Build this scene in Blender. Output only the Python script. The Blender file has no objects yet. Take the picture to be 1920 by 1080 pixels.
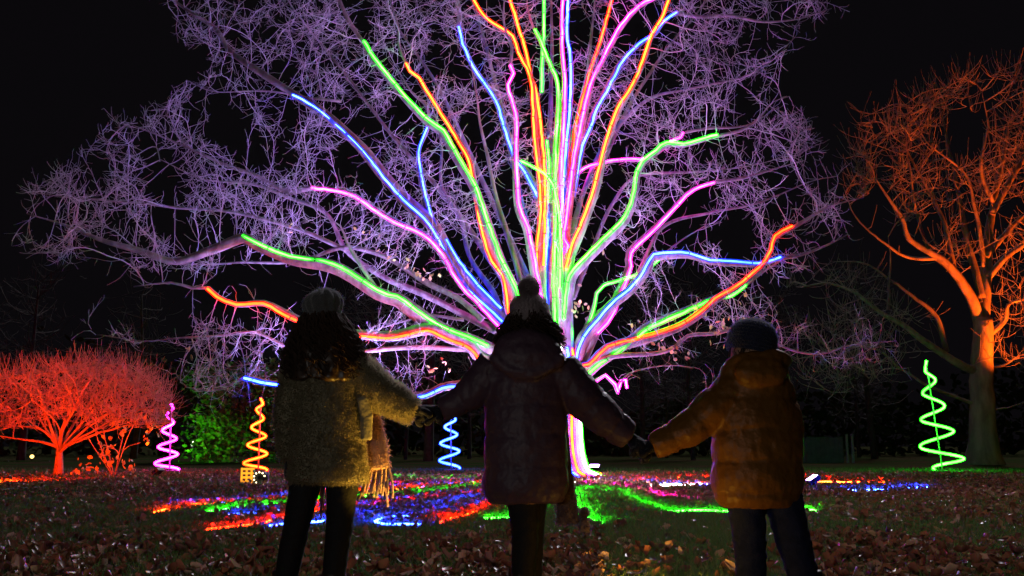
import bpy, math, random
import numpy as np
from mathutils import Vector, noise

# ------------------------------------------------------------------ camera, world, exposure
scene = bpy.context.scene
col = scene.collection
R = math.radians
F = 1700.0                      # focal length in photograph pixels (1920 wide)
CAM_H = 0.865
PITCH = math.atan(290.0 / F)
cam = bpy.data.cameras.new('camera'); cam.sensor_width = 36.0; cam.lens = F / 1920 * 36
cam.clip_start = 0.05; cam.clip_end = 2000
cam_ob = bpy.data.objects.new('camera', cam); col.objects.link(cam_ob)
cam_ob.location = (0, 0, CAM_H); cam_ob.rotation_euler = (math.pi / 2 + PITCH, 0, 0)
scene.camera = cam_ob

world = bpy.data.worlds.new('World'); scene.world = world; world.use_nodes = True
wn = world.node_tree
bg = wn.nodes['Background']
sky = wn.nodes.new('ShaderNodeTexSky'); sky.sky_type = 'NISHITA'; sky.sun_disc = False
sky.sun_elevation = R(-4); sky.sun_rotation = R(160)
tint = wn.nodes.new('ShaderNodeMix'); tint.data_type = 'RGBA'; tint.inputs[0].default_value = 0.96
wn.links.new(sky.outputs[0], tint.inputs[6]); tint.inputs[7].default_value = (0.05, 0.042, 0.055, 1)
wn.links.new(tint.outputs[2], bg.inputs[0]); bg.inputs[1].default_value = 0.06

fill_sun = bpy.data.lights.new('rim_fill_sun', 'SUN'); fill_sun.energy = 1.6; fill_sun.angle = R(8); fill_sun.color = (0.95, 0.90, 1.0)  # added fill sun standing for a moon; lights the lawn and rims people
fill_sun_ob = bpy.data.objects.new('rim_fill_sun', fill_sun); col.objects.link(fill_sun_ob); fill_sun_ob.rotation_euler = (R(-52), 0, R(-24))
scene.view_settings.view_transform = 'Standard'; scene.view_settings.look = 'None'
scene.view_settings.exposure = 0.0; scene.view_settings.gamma = 1.0
cy = scene.cycles
cy.max_bounces = 4; cy.diffuse_bounces = 2; cy.glossy_bounces = 2; cy.transmission_bounces = 2
cy.transparent_max_bounces = 12; cy.sample_clamp_indirect = 2.0; cy.sample_clamp_direct = 0.0
cy.caustics_reflective = False; cy.caustics_refractive = False
cy.use_denoising = True; cy.use_light_tree = True

rng = np.random.default_rng(7); random.seed(7)
CP, SP = math.cos(PITCH), math.sin(PITCH)
def ray(px, py):
    a, t = (px - 960) / F, (540 - py) / F
    return np.array([a, CP - t * SP, SP + t * CP])
def W(px, py, Y):               # point at world depth Y seen at photograph pixel px, py
    d = ray(px, py); return np.array([0, 0, CAM_H]) + d * (Y / d[1])
def G(px, py, z=0.0):           # ground point
    d = ray(px, py); return np.array([0, 0, CAM_H]) + d * ((z - CAM_H) / d[2])
def PXM(Y): return Y * 1.0 / F  # metres per pixel at depth Y

# ------------------------------------------------------------------ materials
MATS = {}
def nt(name):
    m = bpy.data.materials.new(name); m.use_nodes = True; MATS[name] = m
    n = m.node_tree.nodes; return m, n, m.node_tree.links, n['Principled BSDF']
def mat(name, c, rough=0.8, c2=None, scale=8.0, bump=0.0, bscale=40.0, spec=0.3, sheen=0.0, metal=0.0, detail=4.0, stretch=None):
    if name in MATS: return MATS[name]
    m, n, l, b = nt(name)
    b.inputs['Roughness'].default_value = rough
    b.inputs['Specular IOR Level'].default_value = spec
    b.inputs['Metallic'].default_value = metal
    if sheen: b.inputs['Sheen Weight'].default_value = sheen; b.inputs['Sheen Roughness'].default_value = 0.4
    tc = n.new('ShaderNodeTexCoord'); src = tc.outputs['Object']
    if stretch:
        mp = n.new('ShaderNodeMapping'); mp.inputs['Scale'].default_value = stretch
        l.new(src, mp.inputs[0]); src = mp.outputs[0]
    if c2 is not None:
        t = n.new('ShaderNodeTexNoise'); t.inputs['Scale'].default_value = scale; t.inputs['Detail'].default_value = detail
        l.new(src, t.inputs['Vector'])
        r = n.new('ShaderNodeValToRGB'); r.color_ramp.elements[0].position = 0.35; r.color_ramp.elements[1].position = 0.65
        r.color_ramp.elements[0].color = (*c, 1); r.color_ramp.elements[1].color = (*c2, 1)
        l.new(t.outputs['Fac'], r.inputs[0]); l.new(r.outputs[0], b.inputs['Base Color'])
    else:
        b.inputs['Base Color'].default_value = (*c, 1)
    if bump:
        t2 = n.new('ShaderNodeTexNoise'); t2.inputs['Scale'].default_value = bscale; t2.inputs['Detail'].default_value = 5
        l.new(src, t2.inputs['Vector'])
        bp = n.new('ShaderNodeBump'); bp.inputs['Strength'].default_value = bump; bp.inputs['Distance'].default_value = 0.02
        l.new(t2.outputs['Fac'], bp.inputs['Height']); l.new(bp.outputs[0], b.inputs['Normal'])
    return m
def mat_random(name, cols, rough=0.7, island=True, transl=0.0, spec=0.3):
    m, n, l, b = nt(name)
    if island:
        g = n.new('ShaderNodeNewGeometry'); out = g.outputs['Random Per Island']
    else:
        g = n.new('ShaderNodeObjectInfo'); out = g.outputs['Random']
    r = n.new('ShaderNodeValToRGB'); e = r.color_ramp.elements
    for i, c in enumerate(cols):
        p = i / (len(cols) - 1)
        if i < 2: e[i].position = p; e[i].color = (*c, 1)
        else:
            k = e.new(p); k.color = (*c, 1)
    # second fix: keep positions ordered
    for i, c in enumerate(cols):
        e[i].position = i / (len(cols) - 1); e[i].color = (*c, 1)
    l.new(out, r.inputs[0]); l.new(r.outputs[0], b.inputs['Base Color'])
    b.inputs['Roughness'].default_value = rough; b.inputs['Specular IOR Level'].default_value = spec
    if transl:
        tr = n.new('ShaderNodeBsdfTranslucent'); l.new(r.outputs[0], tr.inputs[0]); mx = n.new('ShaderNodeMixShader'); mx.inputs[0].default_value = transl
        l.new(b.outputs[0], mx.inputs[1]); l.new(tr.outputs[0], mx.inputs[2]); l.new(mx.outputs[0], n['Material Output'].inputs[0])
    return m
def fibre_mat(name, c, t=0.6):
    m, n, l, b = nt(name); b.inputs['Base Color'].default_value = (*c, 1); b.inputs['Roughness'].default_value = 0.8
    tr = n.new('ShaderNodeBsdfTranslucent'); tr.inputs[0].default_value = (*c, 1); mx = n.new('ShaderNodeMixShader'); mx.inputs[0].default_value = t
    l.new(b.outputs[0], mx.inputs[1]); l.new(tr.outputs[0], mx.inputs[2]); l.new(mx.outputs[0], n['Material Output'].inputs[0]); return m
def emis(name, c, strength=1.0, sample=True, vary=False):
    m, n, l, b = nt(name)
    n.remove(b); e = n.new('ShaderNodeEmission'); e.inputs[0].default_value = (*c, 1); e.inputs[1].default_value = strength
    l.new(e.outputs[0], n['Material Output'].inputs[0])
    if vary:
        tc = n.new('ShaderNodeTexCoord'); t = n.new('ShaderNodeTexNoise'); t.inputs['Scale'].default_value = 1.7; t.inputs['Detail'].default_value = 3; l.new(tc.outputs['Object'], t.inputs['Vector'])
        mr = n.new('ShaderNodeMapRange'); mr.inputs[1].default_value = 0.3; mr.inputs[2].default_value = 0.7; mr.inputs[3].default_value = 0.45 * strength; mr.inputs[4].default_value = 1.5 * strength
        l.new(t.outputs['Fac'], mr.inputs[0]); l.new(mr.outputs[0], e.inputs[1])
    if not sample: m.cycles.emission_sampling = 'NONE'
    return m
def halo_sheath_mat(name, c, a=0.33, k=1.3):  # sleeve emits its own colour, standing in for the halo round the core
    m, n, l, b = nt(name); n.remove(b)
    e = n.new('ShaderNodeEmission'); e.inputs[0].default_value = (*c, 1); e.inputs[1].default_value = k
    t = n.new('ShaderNodeBsdfTransparent'); mx = n.new('ShaderNodeMixShader'); mx.inputs[0].default_value = a
    l.new(t.outputs[0], mx.inputs[1]); l.new(e.outputs[0], mx.inputs[2]); l.new(mx.outputs[0], n['Material Output'].inputs[0])
    m.cycles.emission_sampling = 'NONE'
    return m

STRIP = {   # tube light colours: bright core, saturated silicone sleeve, oversized and self-glowing as a halo
    'green':  ((1.25, 80.0, 0.80), (0.01, 1.0, 0.0)),
    'blue':   ((0.95, 3.00, 150.0), (0.005, 0.08, 1.5)),
    'pink':   ((90.0, 1.20, 60.0), (1.3, 0.005, 0.55)),
    'red':    ((88.0, 0.80, 0.08), (1.4, 0.015, 0.0)),
    'orange': ((88.0, 1.80, 0.15), (1.4, 0.06, 0.0)),
    'white':  ((66.0, 40.0, 52.0), (1.0, 0.5, 0.8)),
}
for k, (c, s) in STRIP.items():
    emis('core_' + k, c, vary=True); halo_sheath_mat('halo_sheath_' + k, s)
    emis('ground_core_' + k, tuple(x * 5.5 for x in c), vary=True)

M_BARK = mat('bark', (0.105, 0.09, 0.08), 0.9, (0.23, 0.20, 0.185), 6, 0.6, 30, stretch=(1, 1, 0.35))
M_TWIG = mat('twig_bark', (0.22, 0.21, 0.21), 0.85, (0.34, 0.33, 0.33), 3)
M_BLACK = mat('black_plastic', (0.012, 0.012, 0.013), 0.5)
M_METAL = mat('dark_metal', (0.05, 0.05, 0.055), 0.45, metal=0.6)

# ------------------------------------------------------------------ mesh helpers
class MB:
    def __init__(s): s.V = []; s.Q = []; s.T = []; s.n = 0
    def add(s, V, Q=None, T=None):
        V = np.asarray(V, float).reshape(-1, 3)
        if Q is not None and len(Q): s.Q.append(np.asarray(Q, np.int64).reshape(-1, 4) + s.n)
        if T is not None and len(T): s.T.append(np.asarray(T, np.int64).reshape(-1, 3) + s.n)
        s.V.append(V); s.n += len(V); return s
    def mesh(s, name, m=None, smooth=True, off=(0, 0, 0)):
        V = np.concatenate(s.V) - np.asarray(off)
        Q = np.concatenate(s.Q) if s.Q else np.zeros((0, 4), np.int64)
        T = np.concatenate(s.T) if s.T else np.zeros((0, 3), np.int64)
        me = bpy.data.meshes.new(name)
        me.vertices.add(len(V)); me.vertices.foreach_set('co', V.astype(np.float32).ravel())
        nl = Q.size + T.size; nf = len(Q) + len(T)
        me.loops.add(nl); me.loops.foreach_set('vertex_index', np.concatenate([Q.ravel(), T.ravel()]).astype(np.int32))
        me.polygons.add(nf)
        st = np.concatenate([np.arange(len(Q)) * 4, Q.size + np.arange(len(T)) * 3]).astype(np.int32)
        me.polygons.foreach_set('loop_start', st)
        me.polygons.foreach_set('use_smooth', np.full(nf, smooth))
        me.update(calc_edges=True); me.validate()
        if m is not None: me.materials.append(m)
        return me
    def tubes(s, P, Rr, sides=6, ref=None, caps=False, flat=1.0):
        P = np.asarray(P, float); Rr = np.asarray(Rr, float)
        if P.ndim == 2: P = P[None]; Rr = np.broadcast_to(Rr, P.shape[:2]) if Rr.ndim < 2 else Rr
        K, N, _ = P.shape
        t = np.gradient(P, axis=1); t /= np.linalg.norm(t, axis=2, keepdims=True) + 1e-9
        if ref is None:
            tm = t.mean(1); rf = np.where(np.abs(tm[:, 2:3]) > 0.75, [[1.0, 0.13, 0.0]], [[0.07, 0.0, 1.0]])
        else: rf = np.broadcast_to(np.asarray(ref, float), (K, 3))
        rf = np.broadcast_to(rf[:, None, :], t.shape)
        n1 = rf - (rf * t).sum(2, keepdims=True) * t; n1 /= np.linalg.norm(n1, axis=2, keepdims=True) + 1e-9
        n2 = np.cross(t, n1)
        a = np.arange(sides) * 2 * np.pi / sides
        ring = P[:, :, None, :] + Rr[:, :, None, None] * (np.cos(a)[None, None, :, None] * n1[:, :, None, :] + flat * np.sin(a)[None, None, :, None] * n2[:, :, None, :])
        idx = np.arange(K * N * sides).reshape(K, N, sides)
        A = idx[:, :-1, :]; B = np.roll(A, -1, 2); C = np.roll(idx[:, 1:, :], -1, 2); D = idx[:, 1:, :]
        Q = np.stack([A, B, C, D], -1).reshape(-1, 4)
        V = ring.reshape(-1, 3); T = []
        if caps:
            V = np.concatenate([V, P[:, 0], P[:, -1]]); b = K * N * sides
            for k in range(K):
                for j in range(sides):
                    j2 = (j + 1) % sides
                    T.append((idx[k, 0, j2], idx[k, 0, j], b + k)); T.append((idx[k, -1, j], idx[k, -1, j2], b + K + k))
        return s.add(V, Q, T)
    def box(s, c, size, ax=None):
        x, y, z = np.asarray(size) / 2
        v = np.array([(i, j, k) for i in (-x, x) for j in (-y, y) for k in (-z, z)])
        if ax is not None: v = v @ np.asarray(ax)
        return s.add(v + np.asarray(c), [(0, 1, 3, 2), (4, 6, 7, 5), (0, 4, 5, 1), (2, 3, 7, 6), (0, 2, 6, 4), (1, 5, 7, 3)])
    def rings(s, C, RX, RY, sides=24, caps=True, fn=None):   # horizontal elliptical rings
        C = np.asarray(C, float); N = len(C); a = np.arange(sides) * 2 * np.pi / sides
        V = np.zeros((N, sides, 3))
        V[:, :, 0] = C[:, 0:1] + np.asarray(RX)[:, None] * np.cos(a); V[:, :, 1] = C[:, 1:2] + np.asarray(RY)[:, None] * np.sin(a); V[:, :, 2] = C[:, 2:3]
        idx = np.arange(N * sides).reshape(N, sides)
        A = idx[:-1]; B = np.roll(A, -1, 1); D = idx[1:]; Cc = np.roll(D, -1, 1)
        V2 = V.reshape(-1, 3); T = []
        if caps:
            b = len(V2); V2 = np.concatenate([V2, C[:1], C[-1:]])
            for j in range(sides):
                j2 = (j + 1) % sides
                T.append((idx[0, j2], idx[0, j], b)); T.append((idx[-1, j], idx[-1, j2], b + 1))
        return s.add(V2, np.stack([A, B, Cc, D], -1).reshape(-1, 4), T)
    def ball(s, c, r, seg=16, ring=10):
        r = np.broadcast_to(np.asarray(r, float), (3,)); th = np.linspace(0.02, np.pi - 0.02, ring)
        C = np.stack([np.full(ring, c[0]), np.full(ring, c[1]), c[2] - r[2] * np.cos(th)], 1)
        return s.rings(C, r[0] * np.sin(th), r[1] * np.sin(th), seg)

def link(name, me, parent=None, loc=None):
    o = bpy.data.objects.new(name, me); col.objects.link(o)
    if parent is not None: o.parent = parent
    if loc is not None: o.location = loc
    return o
def thing(name, label, cat, loc=(0, 0, 0), group=None):
    o = bpy.data.objects.new(name, None); col.objects.link(o); o.location = tuple(float(x) for x in loc)
    o.empty_display_size = 0.1
    o['label'] = label; o['category'] = cat
    if group: o['group'] = group
    return o
def part(name, mb, m, parent, smooth=True, kind=None, off=None):
    if off is None:
        off = np.array(parent.location)
        if parent.parent is not None: off = off + np.array(parent.parent.location)
    o = link(name, mb.mesh(name, m, smooth, off), parent)
    if kind: o['kind'] = kind
    return o
def fuse(mb, voxel=0.01, smooth=3, fac=0.5):
    me = mb.mesh('tmp'); o = link('tmp', me)
    r = o.modifiers.new('r', 'REMESH'); r.mode = 'VOXEL'; r.voxel_size = voxel
    if smooth:
        s = o.modifiers.new('s', 'SMOOTH'); s.iterations = smooth; s.factor = fac
    dg = bpy.context.evaluated_depsgraph_get(); ev = o.evaluated_get(dg)
    out = bpy.data.meshes.new_from_object(ev)
    V = np.zeros(len(out.vertices) * 3, np.float32); out.vertices.foreach_get('co', V); V = V.reshape(-1, 3).astype(float)
    N = np.zeros(len(out.vertices) * 3, np.float32); out.vertices.foreach_get('normal', N); N = N.reshape(-1, 3).astype(float)
    lt = np.zeros(len(out.polygons), np.int32); out.polygons.foreach_get('loop_total', lt)
    li = np.zeros(len(out.loops), np.int32); out.loops.foreach_get('vertex_index', li)
    ls = np.zeros(len(out.polygons), np.int32); out.polygons.foreach_get('loop_start', ls)
    q = ls[lt == 4]; t = ls[lt == 3]
    Q = li[q[:, None] + np.arange(4)] if len(q) else np.zeros((0, 4), int); T = li[t[:, None] + np.arange(3)] if len(t) else np.zeros((0, 3), int)
    bpy.data.objects.remove(o); bpy.data.meshes.remove(me); bpy.data.meshes.remove(out)
    return V, N, Q, T
def smooth_path(P, step):
    P = np.asarray(P, float)
    if len(P) < 3:
        n = max(2, int(np.linalg.norm(P[-1] - P[0]) / step)); t = np.linspace(0, 1, n + 1)[:, None]; return P[0] * (1 - t) + P[-1] * t
    E = np.vstack([2 * P[0] - P[1], P, 2 * P[-1] - P[-2]]); out = []
    for i in range(1, len(E) - 2):
        p0, p1, p2, p3 = E[i - 1:i + 3]; n = max(1, int(np.linalg.norm(p2 - p1) / step))
        t = (np.arange(n) / n)[:, None]
        out.append(0.5 * (2 * p1 + (p2 - p0) * t + (2 * p0 - 5 * p1 + 4 * p2 - p3) * t ** 2 + (3 * p1 - p0 - 3 * p2 + p3) * t ** 3))
    out.append(P[-1:]); return np.concatenate(out)
def in_poly(x, y, poly):
    r = np.zeros(len(x), bool); j = len(poly) - 1
    for i in range(len(poly)):
        xi, yi = poly[i]; xj, yj = poly[j]
        r ^= ((yi > y) != (yj > y)) & (x < (xj - xi) * (y - yi) / (yj - yi + 1e-9) + xi); j = i
    return r
def sample_poly(poly, n):
    p = np.array(poly); lo, hi = p.min(0), p.max(0); out = np.zeros((0, 2))
    while len(out) < n:
        q = rng.uniform(lo, hi, (n * 2, 2)); out = np.concatenate([out, q[in_poly(q[:, 0], q[:, 1], poly)]])
    return out[:n]

# space colonisation: side branches grow out of the limbs into the crown
def colonise(seeds, att, step=0.22, infl=2.5, kill=0.4, iters=60, jitter=0.25, up=0.0, maxkids=3, tip=0.006, expo=2.3, rmax=0.07):
    pos = [np.asarray(seeds, float)]; ns = len(seeds); par = [-np.ones(ns, int)]
    P = pos[0]; PA = par[0]; kids = np.zeros(ns, int); DR = np.zeros((ns, 3))
    att = np.asarray(att, float); best = np.full(len(att), 1e9); bi = np.zeros(len(att), int)
    new = np.arange(ns)
    for it in range(iters):
        for c in range(0, len(new), 600):
            ids = new[c:c + 600]; d = ((att[:, None, :] - P[ids][None]) ** 2).sum(2)
            k = d.argmin(1); dm = d[np.arange(len(att)), k]; b = dm < best; best[b] = dm[b]; bi[b] = ids[k[b]]
        keep = best > kill ** 2; att, best, bi = att[keep], best[keep], bi[keep]
        if not len(att): break
        act = best < infl ** 2
        if not act.any(): infl *= 1.3; new = np.zeros(0, int); continue
        u, inv = np.unique(bi[act], return_inverse=True)
        d = att[act] - P[bi[act]]; d /= np.linalg.norm(d, axis=1, keepdims=True)
        s = np.zeros((len(u), 3)); np.add.at(s, inv, d)
        ok = kids[u] < maxkids; u, s = u[ok], s[ok]
        if not len(u): break
        s /= np.linalg.norm(s, axis=1, keepdims=True) + 1e-9
        s += 0.75 * DR[u] + rng.normal(0, jitter, s.shape); s[:, 2] += up; s /= np.linalg.norm(s, axis=1, keepdims=True)
        np_ = P[u] + s * step
        new = np.arange(len(P), len(P) + len(u))
        P = np.concatenate([P, np_]); DR = np.concatenate([DR, s]); PA = np.concatenate([PA, u]); kids[u] += 1; kids = np.concatenate([kids, np.zeros(len(u), int)])
    n = len(P); acc = np.zeros(n); rad = np.full(n, tip); child = [[] for _ in range(n)]
    for i in range(n - 1, ns - 1, -1):
        if acc[i] > 0: rad[i] = acc[i] ** (1 / expo)
        rad[i] = min(rad[i], rmax)
        acc[PA[i]] += rad[i] ** expo
        child[PA[i]].append(i)
    chains = []; used = np.zeros(n, bool)
    for i in range(ns, n):
        if used[i]: continue
        p = PA[i]; ch = [p, i]; used[i] = True; k = i
        while child[k]:
            j = max(child[k], key=lambda a: rad[a]); ch.append(j); used[j] = True; k = j
        r = rad[ch].copy(); r[0] = r[1]; chains.append((P[ch], r))
    global LASTDIR; LASTDIR = DR[ns:]
    return P[ns:], rad[ns:], chains
def chains_mb(chains, thick=0.02):
    mb = MB(); byn = {}
    for p, r in chains:
        p = p.copy()
        if len(p) > 3: p[1:-1] = 0.5 * p[1:-1] + 0.25 * (p[:-2] + p[2:])
        byn.setdefault((len(p), 5 if r[0] > thick else 3), []).append((p, r))
    for (n, sd), L in byn.items():
        mb.tubes(np.stack([a for a, b in L]), np.stack([b for a, b in L]), sd)
    return mb
def twiglets(mb, P, dirs, L, n=5, r=0.005, curl=0.5, up=0.15):
    K = len(P); pts = [P]; d = dirs / (np.linalg.norm(dirs, axis=1, keepdims=True) + 1e-9); c = P
    for i in range(n - 1):
        d = d + rng.normal(0, curl, (K, 3)); d[:, 2] += up; d /= np.linalg.norm(d, axis=1, keepdims=True)
        c = c + d * (L / (n - 1))[:, None]; pts.append(c)
    mb.tubes(np.stack(pts, 1), np.broadcast_to(np.linspace(r, r * 0.6, n), (K, n)), 3)

# leaf meshes
def leaf_mesh(name, m, L=0.07, w=0.045, curl=0.3, lobes=False):
    xs = np.linspace(0, 1, 3 if not lobes else 5); prof = np.sin(np.pi * np.clip(xs * 0.86 + 0.07, 0, 1)) ** 0.7
    if lobes: prof = prof * np.array([0.5, 1.0, 0.6, 1.0, 0.3])
    V = []; Q = []
    for i, x in enumerate(xs):
        z = curl * L * (x - 0.4) ** 2 * 1.6; e = curl * w * 0.8 * prof[i]
        V += [(x * L - L / 2, -w / 2 * prof[i], z + e), (x * L - L / 2, 0, z), (x * L - L / 2, w / 2 * prof[i], z + e * 0.7)]
    for i in range(len(xs) - 1):
        a = 3 * i; Q += [(a, a + 3, a + 4, a + 1), (a + 1, a + 4, a + 5, a + 2)]
    return np.array(V), np.array(Q)
def rot_batch(n, tilt):
    yaw = rng.uniform(0, 2 * np.pi, n); a = rng.normal(0, tilt, n); b = rng.normal(0, tilt, n)
    cy_, sy = np.cos(yaw), np.sin(yaw); ca, sa = np.cos(a), np.sin(a); cb, sb = np.cos(b), np.sin(b)
    Z = np.zeros(n); O = np.ones(n)
    Rz = np.stack([cy_, -sy, Z, sy, cy_, Z, Z, Z, O], 1).reshape(n, 3, 3)
    Rx = np.stack([O, Z, Z, Z, ca, -sa, Z, sa, ca], 1).reshape(n, 3, 3)
    Ry = np.stack([cb, Z, sb, Z, O, Z, -sb, Z, cb], 1).reshape(n, 3, 3)
    return Rz @ Rx @ Ry
def scatter_leaves(mb, LV, LQ, pos, scale, tilt):
    n = len(pos); Rm = rot_batch(n, tilt)
    V = np.einsum('nij,vj->nvi', Rm, LV) * scale[:, None, None] + pos[:, None, :]
    Q = LQ[None] + (np.arange(n) * len(LV))[:, None, None]
    mb.add(V.reshape(-1, 3), Q.reshape(-1, 4))

# ------------------------------------------------------------------ ground
def ground_material():
    m, n, l, b = nt('lawn_soil')
    tc = n.new('ShaderNodeTexCoord')
    t = n.new('ShaderNodeTexNoise'); t.inputs['Scale'].default_value = 0.5; t.inputs['Detail'].default_value = 8; l.new(tc.outputs['Object'], t.inputs['Vector'])
    r = n.new('ShaderNodeValToRGB'); e = r.color_ramp.elements
    e[0].position = 0.38; e[0].color = (0.022, 0.045, 0.012, 1); e[1].position = 0.62; e[1].color = (0.05, 0.032, 0.02, 1)
    l.new(t.outputs['Fac'], r.inputs[0]); l.new(r.outputs[0], b.inputs['Base Color'])
    t2 = n.new('ShaderNodeTexNoise'); t2.inputs['Scale'].default_value = 14; t2.inputs['Detail'].default_value = 8; l.new(tc.outputs['Object'], t2.inputs['Vector'])
    bp = n.new('ShaderNodeBump'); bp.inputs['Strength'].default_value = 0.9; bp.inputs['Distance'].default_value = 0.06
    l.new(t2.outputs['Fac'], bp.inputs['Height']); l.new(bp.outputs[0], b.inputs['Normal'])
    b.inputs['Roughness'].default_value = 1.0; b.inputs['Specular IOR Level'].default_value = 0.0
    return m
gm = MB(); gm.add([(-150, -50, 0), (150, -50, 0), (150, 200, 0), (-150, 200, 0)], [(0, 1, 2, 3)])
g_ob = link('ground', gm.mesh('ground', ground_material())); g_ob['kind'] = 'structure'

def fbm(x, y, s, seed=0):
    return np.array([noise.fractal(Vector((a * s + seed, b * s - seed, seed * 0.37)), 1.0, 2.0, 3) for a, b in zip(x, y)])
# field of leaf density: deep litter near the people and on the right, thin over the grass band in front of the tree
def leaf_density(x, y):
    px = x / y * F + 960
    d = np.full(len(x), 0.08)
    d = np.where(y < 7.4, 0.95, d)
    d = np.where((y >= 7.4) & (y < 8.6), 0.55, d)
    d = np.where((px > 1480), 0.95, d)
    d = np.where((px < 380) & (y > 9), 0.4, d)
    d = np.where((y > 12.5) & (y < 26), np.maximum(d, 0.6), d)
    d = np.where((px > 1120) & (px < 1480) & (y < 12), 0.12, d)
    d = np.where(y > 26, 0.25, d)
    return d
def frustum_pts(n, y0, y1, power=1.0, wide=0.66):
    y = (y0 ** power + rng.uniform(0, 1, n) * (y1 ** power - y0 ** power)) ** (1 / power)
    x = rng.uniform(-1, 1, n) * (wide * y + 0.6); return x, y

# grass blades
M_GRASS = mat_random('grass_blade', [(0.05, 0.105, 0.022), (0.075, 0.12, 0.03), (0.06, 0.12, 0.025), (0.12, 0.13, 0.05)], 0.5, transl=0.5)
gx, gy = (np.concatenate(c) for c in zip(frustum_pts(270000, 5.4, 14, 1.5), frustum_pts(60000, 14, 30, 1.6), frustum_pts(25000, 3.0, 5.6, 1.3)))
kx = rng.uniform(0, 1, len(gx)) < np.where(leaf_density(gx, gy) > 0.9, 0.45, 1.0)
gx, gy = gx[kx], gy[kx]
n = len(gx); h = rng.uniform(0.03, 0.085, n) * np.clip(1 + 0.03 * gy, 1, 1.5); a = rng.uniform(0, 2 * np.pi, n); w = rng.uniform(0.0025, 0.005, n) * np.clip(gy / 8, 1, 2.4)
lean = rng.normal(0, 0.5, (n, 2)) * h[:, None]
base = np.stack([gx, gy, np.full(n, -0.003)], 1); dx = np.stack([np.cos(a) * w, np.sin(a) * w, np.zeros(n)], 1)
tipv = base + np.stack([lean[:, 0], lean[:, 1], h], 1)
gmb = MB(); gmb.add(np.stack([base - dx, base + dx, tipv], 1).reshape(-1, 3), None, np.arange(3 * n).reshape(-1, 3))
o = link('lawn_grass', gmb.mesh('lawn_grass', M_GRASS, False)); o['kind'] = 'stuff'; o['label'] = 'short dark green lawn grass under the fallen leaves'; o['category'] = 'grass'

# fallen leaves
LEAF_COLS = [(0.12, 0.045, 0.022), (0.24, 0.10, 0.04), (0.16, 0.065, 0.035), (0.30, 0.13, 0.05), (0.08, 0.03, 0.025), (0.24, 0.12, 0.07), (0.36, 0.22, 0.10), (0.42, 0.30, 0.20)]
M_LITTER = mat_random('leaf_litter', LEAF_COLS, 0.36, True, transl=0.25, spec=0.6)
M_LEAF1 = mat_random('fallen_leaf', LEAF_COLS, 0.36, False, transl=0.25, spec=0.6)
LVA, LQA = leaf_mesh('a', None, 0.075, 0.05, 0.5)
LVB, LQB = leaf_mesh('b', None, 0.085, 0.06, 0.9, True)
lmb = MB()
for (LV, LQ, cnt) in ((LVA, LQA, 54000), (LVB, LQB, 24000)):
    x, y = frustum_pts(cnt, 3.2, 27, 1.15)
    k = rng.uniform(0, 1, cnt) < leaf_density(x, y) * np.clip(0.85 + 1.9 * fbm(x, y, 0.55, 3.1), 0.10, 1.6)
    x, y = x[k], y[k]; z = np.abs(rng.normal(0, 0.022, len(x))) + 0.006
    scatter_leaves(lmb, LV, LQ, np.stack([x, y, z], 1), rng.uniform(0.35, 1.5, len(x)) ** 1.1, 0.6)
o = link('leaf_litter', lmb.mesh('leaf_litter', M_LITTER, True)); o['kind'] = 'stuff'; o['label'] = 'brown and russet leaf litter spread over the lawn'; o['category'] = 'leaves'
# the nearest leaves, one by one
leaf_meshes = []
for i in range(6):
    LV, LQ = (leaf_mesh('l', None, 0.085, 0.055, 0.3 + 0.2 * i, i % 2 == 1)); mb = MB(); mb.add(LV, LQ); leaf_meshes.append(mb.mesh('fallen_leaf', M_LEAF1))
cnt = 0
while cnt < 300:
    y = random.uniform(5.95, 7.6); x = random.uniform(-0.56, 0.56) * y; px = x / y * F + 960
    if 1100 < px < 1370 and random.random() < 0.6: continue
    o = link('fallen_leaf', leaf_meshes[cnt % 6], None, (x, y, random.uniform(0.02, 0.055)))
    o.rotation_euler = (random.gauss(0, 0.5), random.gauss(0, 0.5), random.uniform(0, 6.28)); s = random.uniform(0.8, 1.35); o.scale = (s, s, s)
    o['label'] = 'curled brown fallen leaf on the lawn just beyond the three people'; o['category'] = 'leaf'; o['group'] = 'fallen leaves on the lawn beyond the people'
    cnt += 1

# ------------------------------------------------------------------ light strips
M_TIE = mat('cable_tie', (0.01, 0.01, 0.01), 0.6)
def strip_object(name, pts, colour, label, group, core=0.030, sleeve=0.064, ties=False, ground=False):
    pts = np.asarray(pts); t = thing(name, label, 'light strip', pts[0], group)
    mb = MB(); mb.tubes(pts, np.full(len(pts), core), 6, caps=True); part('core', mb, MATS[('ground_core_' if ground else 'core_') + colour], t)
    mb = MB(); mb.tubes(pts, np.full(len(pts), sleeve), 8); part('sleeve', mb, MATS['halo_sheath_' + colour], t)  # self-glowing sleeve, wider than a real tube's, gives the halo
    if ties and len(pts) > 8:
        mb = MB()
        for k in range(random.randint(3, 6), len(pts) - 3, random.randint(6, 10)):
            d = pts[k + 1] - pts[k]; d /= np.linalg.norm(d) + 1e-9
            mb.tubes(np.stack([pts[k] - d * 0.012, pts[k] + d * 0.012]), np.full(2, sleeve * 1.08), 6)
        if mb.n: part('cable_ties', mb, M_TIE, t, kind='stuff')
    return t

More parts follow.
